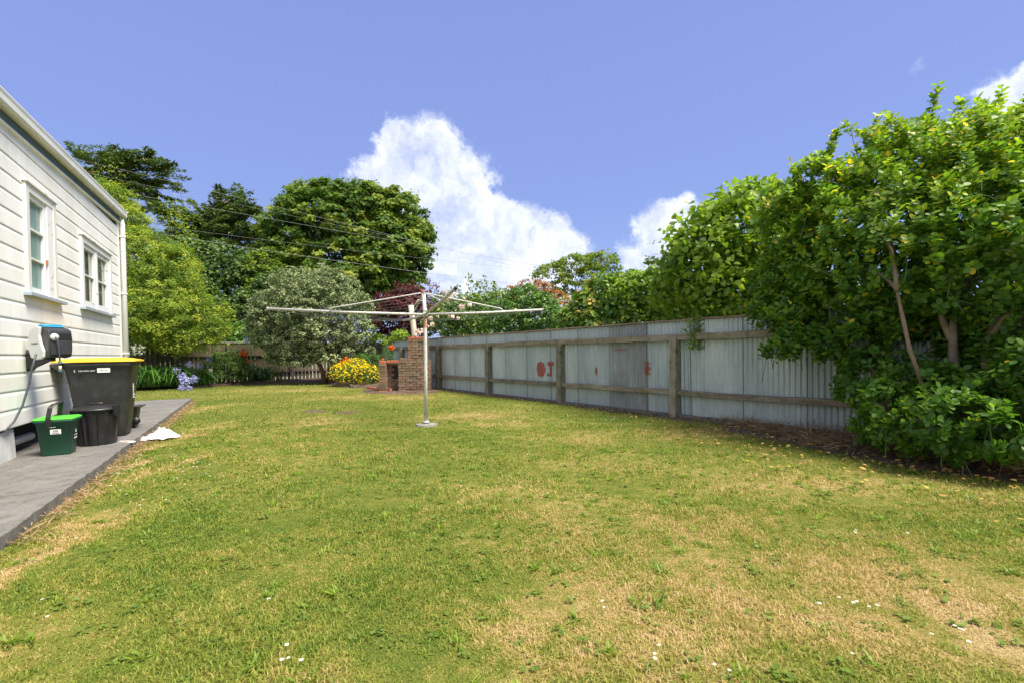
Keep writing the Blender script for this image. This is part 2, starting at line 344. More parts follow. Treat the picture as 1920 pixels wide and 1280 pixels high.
def plastic(name, c, rough=.42, scuff=.5):
    m, t, p, o = new_mat(name); v = coords(t); f = noise(t, v, 7, 7, .7)
    cc = mixrgb(t, ramp(t, f, [(.5, (0,0,0)), (.78, (scuff,)*3)]), c, tuple(min(.5, x+.06) for x in c)); L(t, cc, p.inputs['Base Color'])
    p.inputs['Roughness'].default_value = rough; L(t, ramp(t, f, [(.3, (rough-.08,)*3), (.8, (rough+.25,)*3)]), p.inputs['Roughness']); bump(t, p, noise(t, v, 90, 2), .08, .002); return m
M['bin_black'] = plastic('weathered_black_plastic', (.022,.023,.022)); M['tub_black'] = plastic('black_plastic', (.012,.012,.013), .38, .3)
M['bin_yellow'] = plastic('yellow_lid_plastic', (.75,.42,.01), .45, .15); M['bin_green'] = plastic('dark_green_plastic', (.008,.065,.035), .38, .2)
M['lid_lime'] = plastic('lime_green_plastic', (.07,.50,.03), .4, .1); M['reel_black'] = plastic('reel_black_plastic', (.03,.032,.035), .35, .2)
M['reel_grey'] = plastic('pale_grey_plastic', (.55,.57,.57), .45, .15); M['cyan'] = plastic('cyan_plastic', (.02,.24,.42), .4, 0)
M['hose'] = plastic('dark_grey_hose', (.05,.055,.07), .45, .2); M['pipe'] = plastic('pvc_pipe', (.45,.46,.50), .4, .1)
M['sticker'] = simple('white_sticker', (.72,.72,.70), .5, var=.05); M['ink'] = simple('black_ink', (.03,.03,.03), .6, var=.05)
M['hole'] = simple('dark_recess', (.006,.006,.007), .6, var=.05, bumps=0)
# path: asphalt-like concrete
m, t, p, o = new_mat('old_grey_paving'); v = wpos(t)
f = noise(t, v, 2.3, 8, .7); g = noise(t, v, 70, 4, .8); h = noise(t, v, 9, 7, .75)
c = ramp(t, f, [(.3, (.085,.077,.063)), (.5, (.14,.132,.118)), (.7, (.21,.197,.17))])
c = mixrgb(t, ramp(t, g, [(.36, (0,0,0)), (.66, (.9,.9,.9))]), mixrgb(t, .35, c, (.05,.05,.05)), mixrgb(t, .35, c, (.30,.29,.27)))
c = mixrgb(t, ramp(t, h, [(.52, (0,0,0)), (.68, (.7,.7,.7))]), c, (.055,.048,.034))
L(t, c, p.inputs['Base Color']); p.inputs['Roughness'].default_value = .9; bump(t, p, g, .5, .004); M['path'] = m
# corrugated iron
m, t, p, o = new_mat('galvanised_iron'); v = coords(t); wv = wpos(t)
f = noise(t, v, 3.0, 6, .7, (1,1,.22)); g = noise(t, wv, 1.1, 4, .6); k = noise(t, v, 45, 4, .7, (1,1,.2)); s = noise(t, wv, 9, 6, .75)
c = ramp(t, f, [(.22, (.29,.345,.36)), (.5, (.42,.48,.485)), (.78, (.56,.61,.60))])
c = mixrgb(t, ramp(t, k, [(.5, (0,0,0)), (.8, (.55,.55,.55))]), c, (.28,.32,.32))
c = mixrgb(t, 1.0, c, ramp(t, orand(t), [(0, (.86,.88,.90)), (.5, (1,1,1)), (1, (1.08,1.08,1.05))]), 'MULTIPLY')
c = mixrgb(t, ramp(t, s, [(.66, (0,0,0)), (.78, (.6,.6,.6))]), c, (.16,.10,.07))
L(t, c, p.inputs['Base Color']); p.inputs['Metallic'].default_value = .35; p.inputs['Roughness'].default_value = .48; bump(t, p, k, .1, .003); M['iron'] = m
m2, t, p, o = new_mat('dull_dark_galvanised_iron'); v = coords(t); f = noise(t, v, 4, 6, .7, (1,1,.4))
L(t, ramp(t, f, [(.3, (.19,.21,.21)), (.6, (.29,.31,.31)), (.8, (.46,.48,.46))]), p.inputs['Base Color']); p.inputs['Metallic'].default_value = .3; p.inputs['Roughness'].default_value = .55; M['iron_dark'] = m2
M['red_paint'] = simple('faded_red_paint', (.33,.10,.07), .85, var=.4, scale=22)
M['fence_wood'] = weathered_wood('lichen_grey_timber', (.15,.12,.085), (.33,.29,.225), axis=(1,.15,1))
M['post_wood'] = weathered_wood('mossy_post_timber', (.15,.13,.09), (.34,.31,.24), axis=(1,1,.12))
M['cap_wood'] = weathered_wood('reddish_capping_timber', (.20,.12,.085), (.36,.26,.21), mossy=.56, axis=(1,.1,1))
M['picket'] = weathered_wood('weathered_paling', (.07,.06,.038), (.15,.13,.085), mossy=.5, axis=(1,1,.1))
M['edging'] = weathered_wood('grey_edging_timber', (.07,.055,.04), (.17,.135,.10), mossy=.6)
# bricks
m, t, p, o = new_mat('old_brick'); v = coords(t); f = noise(t, wpos(t), 26, 5, .7); s = noise(t, wpos(t), 6, 5, .7)
c = ramp(t, orand(t), [(0, (.15,.09,.06)), (.25, (.28,.145,.09)), (.5, (.23,.165,.115)), (.75, (.36,.16,.09)), (1, (.30,.23,.16))])
c = mixrgb(t, ramp(t, f, [(.35, (0,0,0)), (.7, (.7,.7,.7))]), c, (.13,.105,.075))
c = mixrgb(t, ramp(t, s, [(.46, (0,0,0)), (.66, (.75,.75,.75))]), c, (.16,.15,.085))
L(t, c, p.inputs['Base Color']); p.inputs['Roughness'].default_value = .92; bump(t, p, f, .6, .006); M['brick'] = m
M['brick_red'] = simple('exposed_red_brick', (.42,.12,.06), .9, var=.3, scale=14, bumps=.5)
M['mortar'] = simple('dark_mortar', (.11,.10,.085), .95, var=.3)
# line metal
m, t, p, o = new_mat('chalky_galvanised_pipe'); v = coords(t); f = noise(t, v, 22, 6, .75, (1,1,.4))
c = ramp(t, f, [(.32, (.26,.25,.23)), (.46, (.46,.45,.42)), (.7, (.60,.59,.55))]); L(t, c, p.inputs['Base Color']); p.inputs['Roughness'].default_value = .6; p.inputs['Metallic'].default_value = .2; bump(t, p, f, .3, .002); M['galv'] = m
m, t, p, o = new_mat('peeling_pole_paint'); v = coords(t); f = noise(t, v, 16, 7, .75, (1,1,.45)); sx = N(t, 'ShaderNodeSeparateXYZ'); L(t, v, sx.inputs[0])
g = math_(t, 'ADD', f, math_(t, 'MULTIPLY', ramp(t, math_(t, 'MULTIPLY', sx.outputs[2], .5), [(.66, (0,0,0)), (.88, (1,1,1)), (.93, (1,1,1)), (.94, (0,0,0))]), .16))
c = ramp(t, g, [(.36, (.22,.21,.19)), (.44, (.56,.55,.52)), (.585, (.60,.59,.55)), (.62, (.40,.20,.13))]); L(t, c, p.inputs['Base Color']); p.inputs['Roughness'].default_value = .65; bump(t, p, f, .3, .002); M['pole'] = m
M['rust'] = simple('rusty_pipe', (.33,.13,.07), .8, var=.3, scale=30); M['wire'] = simple('line_wire', (.25,.26,.26), .5)
M['power_wire'] = simple('pale_power_cable', (.30,.30,.29), .5)
M['flue'] = simple('pale_cement_pipe', (.50,.45,.36), .85, var=.2, scale=6, bumps=.3)
M['bag'] = simple('white_plastic_film', (.60,.60,.63), .35, var=.06); M['bag_print'] = simple('purple_print', (.35,.22,.55), .4, var=.2)
M['packet_yellow'] = simple('yellow_print', (.75,.55,.05), .4); M['roofing'] = simple('green_roof_iron', (.10,.16,.15), .5)
M['road'] = simple('pale_road', (.30,.30,.29), .9, var=.1, scale=1)
M['render'] = simple('added_wall_render', (.72,.70,.64), .8, var=.15)

# foliage colours, dark to light
G = lambda *a: a
M['shrub'] = leaf_mat('glossy_shrub_leaves', [(.022,.055,.010),(.038,.088,.014),(.075,.140,.018),(.14,.21,.026),(.36,.28,.03)], .40, .44, .28)
M['bigleaf'] = leaf_mat('broad_lime_leaves', [(.045,.085,.012),(.075,.13,.018),(.115,.175,.025),(.16,.215,.03)], .48, .45)
M['hedge'] = leaf_mat('hedge_leaves', [(.022,.055,.012),(.04,.09,.016),(.075,.135,.022),(.12,.16,.03),(.28,.17,.04)], .3, .4)
M['camellia'] = leaf_mat('camellia_leaves', [(.018,.05,.012),(.035,.085,.016),(.06,.125,.018),(.11,.17,.025)], .25, .4)
M['grey_leaf'] = leaf_mat('grey_green_leaves', [(.035,.055,.03),(.065,.09,.05),(.115,.145,.08),(.19,.22,.135)], .2, .6, .2)
M['maple'] = leaf_mat('broadleaf_green_leaves', [(.025,.052,.011),(.045,.085,.015),(.075,.12,.02),(.14,.16,.025)], .3, .6, .2)
M['cedar'] = leaf_mat('cedar_needles', [(.026,.046,.018),(.050,.082,.028),(.085,.122,.038),(.12,.155,.05)], .12, .7, .15)
M['lime'] = leaf_mat('yellow_green_narrow_leaves', [(.028,.055,.010),(.065,.11,.016),(.12,.17,.024),(.21,.23,.04)], .35, .6, .2)
M['ivy'] = leaf_mat('dark_ivy_and_shade_leaves', [(.014,.030,.009),(.026,.052,.013),(.042,.078,.018),(.07,.11,.025)], .2, .5, .3)
M['purple'] = leaf_mat('dark_purple_leaves', [(.020,.010,.012),(.045,.016,.022),(.085,.022,.032),(.13,.035,.04)], .2, .55, .25)
M['bronze'] = leaf_mat('bronze_leaves', [(.07,.035,.02),(.13,.06,.03),(.20,.095,.045),(.22,.14,.06)], .25, .6, .2)
M['rosebush'] = leaf_mat('rose_leaves', [(.03,.06,.015),(.05,.095,.02),(.085,.135,.028),(.14,.18,.035)], .3, .5)
M['strap'] = leaf_mat('strap_leaves', [(.010,.028,.008),(.020,.058,.012),(.035,.09,.018),(.08,.14,.035)], .25, .35, .4)
M['petal_blue'] = leaf_mat('blue_violet_petals', [(.22,.23,.55),(.34,.34,.70),(.48,.48,.80)], .3, .6, .1, 1.0)
M['petal_white'] = leaf_mat('cream_white_petals', [(.55,.58,.42),(.72,.73,.62),(.82,.82,.76)], .3, .6, .1, 1.0)
M['petal_pink'] = leaf_mat('pale_pink_petals', [(.74,.52,.48),(.82,.68,.63),(.86,.78,.73)], .15, .6, .1, 1.0)
M['petal_orange'] = leaf_mat('orange_petals', [(.70,.09,.01),(.82,.16,.015),(.85,.25,.03)], .3, .6, .1, 1.0)
M['petal_yellow'] = leaf_mat('yellow_petals', [(.60,.40,.01),(.78,.56,.015),(.85,.66,.03)], .25, .6, .1, 1.0)
M['weed'] = leaf_mat('weed_leaves', [(.045,.08,.014),(.07,.11,.018),(.10,.14,.025)], .3, .5, .3)
M['fine_green'] = leaf_mat('feathery_green', [(.05,.09,.02),(.08,.13,.03),(.12,.17,.04)], .3, .6, .2)
M['fallen'] = leaf_mat('fallen_leaf', [(.16,.10,.055),(.34,.20,.06),(.50,.33,.07),(.42,.33,.17)], .15, .7, .2, 1.0)
M['straw'] = leaf_mat('dry_straw', [(.14,.08,.045),(.28,.18,.10),(.46,.34,.19)], .15, .8, .1, 1.0)
M['stem'] = simple('green_stem', (.07,.12,.03), .6)

# lawn colour, shared by the soil under the grass and the blades
DRY = [(.9,2.7,1.0,.7,.5),(.5,2.1,.8,.5,.8),(1.9,4.2,1.3,.8,.4),(2.1,2.6,.95,.8,.8),(1.3,2.15,.9,.55,.7),(2.6,4.0,1.5,.9,.7),(1.2,3.3,1.2,.6,.55),(.4,2.1,.5,.5,.7),(.05,1.95,.35,.3,.6),(-.75,1.75,.3,.2,.6),(.3,3.9,.9,.8,.35),(1.7,6.6,2.2,.8,.5),(-.6,9.2,1.3,.9,.7),
       (-3.6,13.3,3.0,1.0,.55),(-8.5,16.5,3.2,1.2,.5),(.2,8.0,1.0,.6,.4),(-3.6,8.6,1.1,.6,.35),(1.0,5.0,1.4,.7,.45),(-3.9,5.0,.35,1.2,.8),(-3.1,3.3,.3,.8,.9),(-2.4,1.9,.35,.6,.6),(-5.2,7.3,.35,1.8,.8),(-7.3,11,.3,1.6,.7),(2.9,1.9,.45,.5,.8),(2.05,2.05,.3,.3,1.6),(-2.9,2.75,.16,.5,1.5),(-3.75,3.95,.16,.55,1.5),(-4.5,5.3,.16,.5,1.3),(-4.95,6.2,.2,.6,1.4)]
def lawn_group():
    g = bpy.data.node_groups.new('lawn_colour', 'ShaderNodeTree')
    g.interface.new_socket('Dry', in_out='OUTPUT', socket_type='NodeSocketFloat')
    go = g.nodes.new('NodeGroupOutput'); v = N(g, 'ShaderNodeNewGeometry').outputs['Position']
    wn = N(g, 'ShaderNodeTexNoise'); wn.inputs['Scale'].default_value = 1.7; wn.inputs['Detail'].default_value = 5; L(g, v, wn.inputs['Vector'])
    s_ = N(g, 'ShaderNodeVectorMath', operation='SUBTRACT'); L(g, wn.outputs['Color'], s_.inputs[0]); s_.inputs[1].default_value = (.5,.5,.5)
    k_ = N(g, 'ShaderNodeVectorMath', operation='SCALE'); L(g, s_.outputs[0], k_.inputs[0]); k_.inputs['Scale'].default_value = 1.0
    a_ = N(g, 'ShaderNodeVectorMath', operation='ADD'); L(g, v, a_.inputs[0]); L(g, k_.outputs[0], a_.inputs[1])
    f = None
    for x, y, rx, ry, s in DRY:
        mp = N(g, 'ShaderNodeVectorMath', operation='SUBTRACT'); L(g, a_.outputs[0], mp.inputs[0]); mp.inputs[1].default_value = (x, y, 0)
        mu = N(g, 'ShaderNodeVectorMath', operation='MULTIPLY'); L(g, mp.outputs[0], mu.inputs[0]); mu.inputs[1].default_value = (1/rx, 1/ry, 0)
        ln = N(g, 'ShaderNodeVectorMath', operation='LENGTH'); L(g, mu.outputs[0], ln.inputs[0])
        q = math_(g, 'MULTIPLY', math_(g, 'SUBTRACT', 1.15, ln.outputs['Value'], clamp=True), s); f = q if f is None else math_(g, 'MAXIMUM', f, q)
    n1 = noise(g, v, .45, 4, .55); n2 = noise(g, v, 2.3, 5, .65); n3 = noise(g, v, 11, 4, .65)
    tot_ = math_(g, 'ADD', math_(g, 'MULTIPLY', math_(g, 'SUBTRACT', n1, .5), 1.1), math_(g, 'MULTIPLY', math_(g, 'SUBTRACT', n2, .5), 1.0))
    tot_ = math_(g, 'ADD', tot_, math_(g, 'MULTIPLY', math_(g, 'SUBTRACT', n3, .5), 1.3))
    tot_ = math_(g, 'ADD', math_(g, 'ADD', tot_, math_(g, 'MULTIPLY', f, .62)), .33, clamp=True)
    L(g, tot_, go.inputs[0]); return g
LG = lawn_group()
m, t, p, o = new_mat('lawn_soil'); gn = N(t, 'ShaderNodeGroup'); gn.node_tree = LG; wv = wpos(t)
c = ramp(t, gn.outputs[0], [(0, (.08,.115,.018)), (.45, (.15,.16,.03)), (.8, (.28,.22,.075)), (1, (.34,.26,.12))])
c = mixrgb(t, ramp(t, noise(t, wv, 55, 3, .7), [(.3, (.75,.75,.75)), (.6, (0,0,0))]), c, mixrgb(t, .5, c, (.03,.035,.01)))
L(t, c, p.inputs['Base Color']); p.inputs['Roughness'].default_value = 1; p.inputs['Specular IOR Level'].default_value = .1; bump(t, p, noise(t, wv, 40, 5, .7), .8, .02); M['lawn'] = m
m, t, p, o = new_mat('grass_blades'); gn = N(t, 'ShaderNodeGroup'); gn.node_tree = LG; at = N(t, 'ShaderNodeAttribute', attribute_name='tint')
f = math_(t, 'ADD', gn.outputs[0], math_(t, 'MULTIPLY', math_(t, 'SUBTRACT', at.outputs['Fac'], .5), .55), clamp=True)
c = ramp(t, f, [(0, (.115,.185,.024)), (.3, (.195,.245,.032)), (.5, (.285,.28,.055)), (.72, (.43,.335,.12)), (1, (.54,.39,.21))])
L(t, c, p.inputs['Base Color']); p.inputs['Roughness'].default_value = .6; p.inputs['Specular IOR Level'].default_value = .25
tr = N(t, 'ShaderNodeBsdfTranslucent'); L(t, mixrgb(t, 1.0, c, (1.3,1.4,.8), 'MULTIPLY'), tr.inputs[0]); ms = N(t, 'ShaderNodeMixShader'); ms.inputs[0].default_value = .3
L(t, p.outputs[0], ms.inputs[1]); L(t, tr.outputs[0], ms.inputs[2]); L(t, ms.outputs[0], o.inputs[0]); M['grass'] = m
m, t, p, o = new_mat('garden_soil'); wv = wpos(t)
c = ramp(t, noise(t, wv, 16, 6, .7), [(.3, (.05,.034,.022)), (.55, (.12,.08,.052)), (.75, (.24,.17,.115))]); L(t, c, p.inputs['Base Color']); p.inputs['Roughness'].default_value = 1; bump(t, p, noise(t, wv, 30, 5, .7), 1, .03); M['soil'] = m

# ------------------------------------------------------------------ frames of reference
HO = np.array([-8.28, 9.95, 0.0]); HA = math.atan2(.488, .873)
hn = np.array([math.cos(HA), math.sin(HA), 0]); ht = np.array([-math.sin(HA), math.cos(HA), 0])
def H(n, y, z=0): return HO+hn*n+ht*y+np.array([0,0,z])
FA = np.array([5.91, 4.40, 0.0]); FD = np.array([-.5896, .8077, 0]); FN = np.array([-.8077, -.5896, 0])      # iron fence: start, direction, side facing the lawn
FLEN = 24.3
def Fp(s, n=0, z=0): return FA+FD*s+FN*n+np.array([0,0,z])
FZ = math.atan2(FD[1], FD[0])-PI/2      # local y runs along the fence, local x = -FN
BA = Fp(FLEN); BD = np.array([-.8077,-.5896,0]); BLEN = 15.5

# ------------------------------------------------------------------ ground
mb = MB(); R_ = 350; mb.add([(-R_,-R_,-.06),(R_,-R_,-.06),(R_,R_,-.06),(-R_,R_,-.06)], [(0,1,2,3)])
tag(mb.build('ground', M['lawn']), kind='structure')
def sheet(name, poly, z, mat, kind='structure', thick=None):
    mb = MB(); n = len(poly); zb = z-(thick or .05)
    mb.add([(x, y, z) for x, y in poly]+[(x, y, zb) for x, y in poly], [tuple(range(n)), tuple(range(2*n-1, n-1, -1))]+[(i, n+i, n+(i+1) % n, (i+1) % n) for i in range(n)])
    me = mb.build(name, mat); tag(me, kind=kind); return me
# lawn with gentle unevenness
def lawn_h(x, y): return .012*np.sin(x*1.3+y*.7)+.010*np.sin(x*.6-y*1.1+1)+.006*np.sin(x*3.1+y*2.3)-.012
gx = np.linspace(-17, 7, 161); gy = np.linspace(-3, 25, 187); GX, GY = np.meshgrid(gx, gy)
V = np.stack([GX, GY, lawn_h(GX, GY)], -1).reshape(-1,3); nx, ny = len(gx), len(gy)
F = [(j*nx+i, j*nx+i+1, (j+1)*nx+i+1, (j+1)*nx+i) for j in range(ny-1) for i in range(nx-1)]
mb = MB(); mb.add(V, F, True); tag(mb.build('lawn', M['lawn']), kind='structure')
# road and added far wall seen in slits behind the paling fence
rb = BA+np.array([-.5896,.8077,0])*2.0
def off(p, s, n): q = p+BD*s+np.array([-.5896,.8077,0])*n; return (q[0], q[1])
sheet('footpath', [off(BA,-14,1.6), off(BA,26,1.6), off(BA,26,7.5), off(BA,-14,7.5)], -.03, M['road'])

# garden beds
soil_right = [tuple(Fp(s, n)[:2]) for s, n in ((-4,.05),(24,.05),(24,.25),(9,.28),(6,.34),(4.6,.5),(3.4,.95),(2.6,1.15),(1.9,1.32),(1.2,1.45),(.2,1.55),(-.6,1.6),(-4,1.6))]
soil_pts = soil_right
def grid_patch(name, poly, mat, h=.03, step=.12, amp=.03, seed=3):
    from mathutils.geometry import tessellate_polygon
    P = np.array(poly); x0, y0 = P.min(0); x1, y1 = P.max(0); xs = np.arange(x0, x1+step, step); ys = np.arange(y0, y1+step, step)
    X, Y = np.meshgrid(xs, ys); R = np.random.default_rng(seed); ins = inside(X, Y, poly); Z = h+R.normal(size=X.shape)*amp*.35+amp*np.sin(X*3+1)*np.sin(Y*2.7)
    pad = ins.copy()
    for dx in (-1,0,1):
        for dy in (-1,0,1): pad |= np.roll(np.roll(ins, dx, 0), dy, 1)
    Z = np.where(ins, Z, -.06); n_ = len(xs); v = np.stack([X,Y,Z], -1).reshape(-1,3); f = []
    for j in range(len(ys)-1):
        for i in range(n_-1):
            if ins[j,i] or ins[j,i+1] or ins[j+1,i] or ins[j+1,i+1]: f.append((j*n_+i, j*n_+i+1, (j+1)*n_+i+1, (j+1)*n_+i))
    mb = MB(); mb.add(v, f, True); o = mb.build(name, mat); tag(o, kind='structure'); return o
def inside(X, Y, poly):
    r = np.zeros(np.shape(X), bool); n = len(poly); j = n-1
    for i in range(n):
        xi, yi = poly[i]; xj, yj = poly[j]
        c = ((yi > Y) != (yj > Y)) & (X < (xj-xi)*(Y-yi)/((yj-yi)+1e-12)+xi); r ^= c; j = i
    return r
grid_patch('garden_soil', soil_right, M['soil'], .012, .11, .02)
B = lambda s, n=0: tuple((BA+BD*s+np.array([.5896,-.8077,0])*n)[:2])
bed_back = [B(0,0), B(BLEN,0), B(BLEN,1.0), B(11,1.0), B(9.2,1.4), (-14.2,18.2), (-13.4,18.3), (-12.6,19.2), (-11.9,20.1), (-11.1,20.7), (-9.7,21.0), (-8.2,20.7), (-7.5,19.6), (-6.9,18.4), (-6.2,17.6), (-5.4,17.4), (-4.9,16.7), (-4.6,16.2), (-3.6,17.0), (-4.2,17.9), (-6.2,20.7)]
grid_patch('garden_bed', bed_back, M['soil'], .09, .2, .05, 5)
hearth = [(-5.0,15.7),(-4.6,14.75),(-3.9,14.25),(-2.9,14.0),(-2.3,14.3),(-2.2,15.2),(-3,16.6),(-4.6,16.6)]
grid_patch('bare_earth', hearth, M['soil'], .02, .12, .02, 6)

# path of slabs along the house
pr = empty('path', tuple(HO), HA); tag(pr, kind='structure')
edge_y = [-13, -10.2, -7.3, -4.6, -1.7, 2.81]
for a, b in zip(edge_y[:-1], edge_y[1:]):
    R = random.Random(int(a*10)); mb = MB(); n = 34
    left = [(-.75 if b < 1 else -3.2, a+.014), (-.75 if b < 1 else -3.2, b-.014)]
    right = [(.965+R.uniform(-.012,.010), b-.014-(b-a-.028)*k/n) for k in range(n+1)]; 
    poly = left+right; m_ = len(poly)
    zt = .08+R.uniform(-.004,.004)
    mb.add([(x,y,zt) for x, y in poly]+[(x-.0,y,-.05) for x, y in poly], [tuple(range(m_-1,-1,-1)), tuple(range(m_, 2*m_))]+[(i, (i+1) % m_, m_+(i+1) % m_, m_+i) for i in range(m_)])
    mb.build('slab', M['path'], pr, bevel=.006)

# ------------------------------------------------------------------ house
house = empty('house', tuple(HO), HA); tag(house, 'cream weatherboard house wall with white gutter and two white framed windows', 'house')
WB0, WBH, WTOP, HY0 = .44, .206, 4.3, -13.0
def eave(y): return 4.07+.041*y
wins = [(-4.88, -3.86, 2.02, 3.36), (-2.72, -.86, 2.04, 3.2)]
def board(y0, y1, k):
    z0 = WB0+WBH*k; mb = MB(); prof = [(.0,z0),(.020,z0),(.022,z0+.010),(.020,z0+WBH-.045),(.012,z0+WBH-.012),(.010,z0+WBH+.006),(0,z0+WBH+.006)]
    n = len(prof); mb.add([(x,y0,z) for x, z in prof]+[(x,y1,z) for x, z in prof], [tuple(range(n-1,-1,-1)), tuple(range(n, 2*n))]+[(i, (i+1) % n, n+(i+1) % n, n+i) for i in range(n)])
    mb.build('weatherboard', M['wall'], house)
for k in range(17):
    z0 = WB0+WBH*k; zm = z0+WBH*.5; segs = [(HY0, -.12)]
    for a, b, c, d in wins:
        if c-.03 < zm < d+.02:
            ns = []
            for s in segs:
                if s[0] < a and s[1] > b: ns += [(s[0], a), (b, s[1])]
                else: ns.append(s)
            segs = ns
    cut = -7.1+(k*1.7) % 2.9 if k % 3 else -5.2
    for s in segs:
        if s[0] < cut < s[1] and abs(cut-s[0]) > .4 and abs(s[1]-cut) > .4: board(s[0], cut-.0015, k); board(cut+.0015, s[1], k)
        else: board(*s, k)
mb = MB(); mb.box(-.20,-.065,HY0,-.01,WB0,4.2); mb.box(-6,-.20,-.12,-.01,WB0,4.2); mb.build('wall', M['wall'], house)
mb = MB(); mb.box(-.005,.036,-.115,.0,.42,4.10); mb.box(-.115,.0,.0,.036,.42,4.10); mb.build('corner_board', M['trim'], house, .003)
mb = MB()
for k in range(17): mb.box(-6,-.116,.0,.028,WB0+WBH*k+.006,WB0+WBH*(k+1)-.002)
mb.build('end_wall', M['wall'], house)
mb = MB(); mb.box(-5.9,-.9,HY0,-.6,-.05,.435); mb.build('underfloor_shade_block', M['dark'], house)  # solid dark block, underfloor shade put into its colour
# eaves
sl_ = math.atan(.041)
def eavebox(name, x0, x1, z0, z1, mat, y0=HY0, y1=.10, bev=.004, prof=None):
    mb = MB()
    if prof is None: prof = [(x0,z0),(x1,z0),(x1,z1),(x0,z1)]
    n = len(prof); mb.add([(x,y0,z+eave(y0)) for x, z in prof]+[(x,y1,z+eave(y1)) for x, z in prof], [tuple(range(n-1,-1,-1)), tuple(range(n,2*n))]+[(i,(i+1)%n,n+(i+1)%n,n+i) for i in range(n)])
    return mb.build(name, mat, house, bev)
eavebox('frieze_moulding', .0, .055, -.030, -.001, M['wall'], y1=-.0)
eavebox('frieze_board', .0, .042, .0, .115, M['green_paint'], y1=.0)
eavebox('soffit', -.05, .05, .116, .14, M['trim'])
eavebox('gutter', 0, 0, 0, 0, M['trim'], prof=[(.051,.118),(.12,.118),(.138,.135),(.142,.20),(.152,.235),(.152,.25),(.140,.25),(.13,.24),(.06,.24),(.051,.25)])
mb = MB(); yy = .1; prof = [(.018,.08),(.122,.105),(.142,.125),(.148,.20),(.158,.235),(.158,.255),(.018,.255)]; n = len(prof)
mb.add([(x,yy,z+eave(yy)) for x, z in prof]+[(x,yy+.03,z+eave(yy)) for x, z in prof], [tuple(range(n-1,-1,-1)), tuple(range(n,2*n))]+[(i,(i+1)%n,n+(i+1)%n,n+i) for i in range(n)]); mb.build('gutter_end', M['trim'], house, .003)
mb = MB(); v = [(.10,HY0,4.07+.041*HY0+.26),(.10,.1,eave(.1)+.26),(-3.2,-1.6,eave(0)+1.75),(-3.2,HY0,eave(HY0)+1.75),(-6.5,HY0,eave(HY0)+.3),(-6.5,.1,eave(.1)+.3)]
mb.add(v, [(0,1,2,3),(3,2,5,4),(1,5,2)]); mb.build('roof', M['roofing'], house)
mb = MB(); mb.box(-6.5,-.0,.05,.09,eave(0)+.02,eave(0)+.22); mb.build('end_gutter', M['trim'], house, .003)
# downpipe
mb = MB(); mb.tube([(.07,-.03,4.11),(.085,-.03,4.0),(.09,-.035,3.9),(.09,-.035,.10)], .046, 14); dpp = mb.build('downpipe', M['trim'], house)
for z in (1.3, 2.55, 3.75):
    mb = MB(); mb.tube([(.09,-.035,z-.015),(.09,-.035,z+.015)], .052, 14); mb.box(.0,.06,-.10,-.07,z-.012,z+.012); mb.build('bracket', M['trim'], dpp)
# windows
def window(a, b, c, d, kind):
    mb = MB(); tw = .10
    mb.box(-.06,.055,a,a+tw,c,d); mb.box(-.06,.055,b-tw,b,c,d); mb.box(-.06,.052,a+tw,b-tw,d-.10,d); wf = mb.build('window', M['trim'], house, .004)
    if kind == 1: wf['label'] = 'narrow window with three teal panes'
    else: wf['label'] = 'two light window with peeling white paint'
    mb = MB(); mb.box(-.06,.095,a-.06,b+.20 if kind == 1 else b+.06,c-.045,c); mb.build('sill', M['sill_blue'], wf, .004)
    mb = MB(); mb.box(.0,.075,a-.02,b+.02,d+.001,d+.03); mb.build('head_flashing', M['frame_flaky'], wf, .003)
    if kind == 1:
        fr = MB(); y0, y1 = a+tw+.06, b-tw-.28; z0, z1 = c+.08, d-.16
        fr.box(-.05,.03,a+tw,y0,c+.001,d-.10); fr.box(-.05,.03,y1,y1+.06,c+.001,d-.10); fr.box(-.05,.028,y0,y1,c+.001,z0); fr.box(-.05,.028,y0,y1,z1,d-.10); fr.box(-.055,.045,y1+.062,b-tw,c+.001,d-.10)
        s_ = fr.build('sash', M['frame_flaky'], wf, .003)
        h = (z1-z0)/3
        for i in (1,2): mu = MB(); mu.box(-.03,.022,y0,y1,z0+h*i-.011,z0+h*i+.011); mu.build('glazing_bar', M['frame_flaky'], wf)
        for i in range(3):
            g = MB(); g.box(-.018,-.01,y0,y1,z0+h*i+(.012 if i else 0),z0+h*(i+1)-(.012 if i < 2 else 0)); g.build('pane', M['glass_teal'], wf)
        g = MB(); g.box(.03,.05,y1+.02,y1+.04,c+.42,c+.50); g.build('latch', M['rust'], wf)
    else:
        mid = (a+b)/2-.04
        for q0, q1 in ((a+tw+.02, mid-.03), (mid+.03, b-tw-.06)):
            fr = MB(); z0, z1 = c+.12, d-.17; st = .075
            fr.box(-.05,.03,q0,q0+st,c+.03,d-.105); fr.box(-.05,.03,q1-st,q1,c+.03,d-.105); fr.box(-.05,.028,q0+st,q1-st,c+.03,z0); fr.box(-.05,.028,q0+st,q1-st,z1,d-.105)
            zm = (z0+z1)/2; fr.box(-.03,.02,q0+st,q1-st,zm-.012,zm+.012); fr.build('sash', M['frame_flaky'], wf, .003)
            for e0, e1 in ((z0, zm-.012), (zm+.012, z1)):
                g = MB(); g.box(-.018,-.01,q0+st,q1-st,e0,e1); g.build('pane', M['glass_curtain'], wf)
        g = MB(); g.box(-.05,.04,mid-.028,mid+.028,c+.001,d-.10); g.build('mullion', M['frame_flaky'], wf, .003)
        for q0, q1 in ((b-tw-.058, b-tw-.001), (a+tw+.001, a+tw+.019)): g = MB(); g.box(-.05,.035,q0,q1,c+.001,d-.10); g.build('jamb', M['frame_flaky'], wf, .003)
window(*wins[0], 1); window(*wins[1], 2)
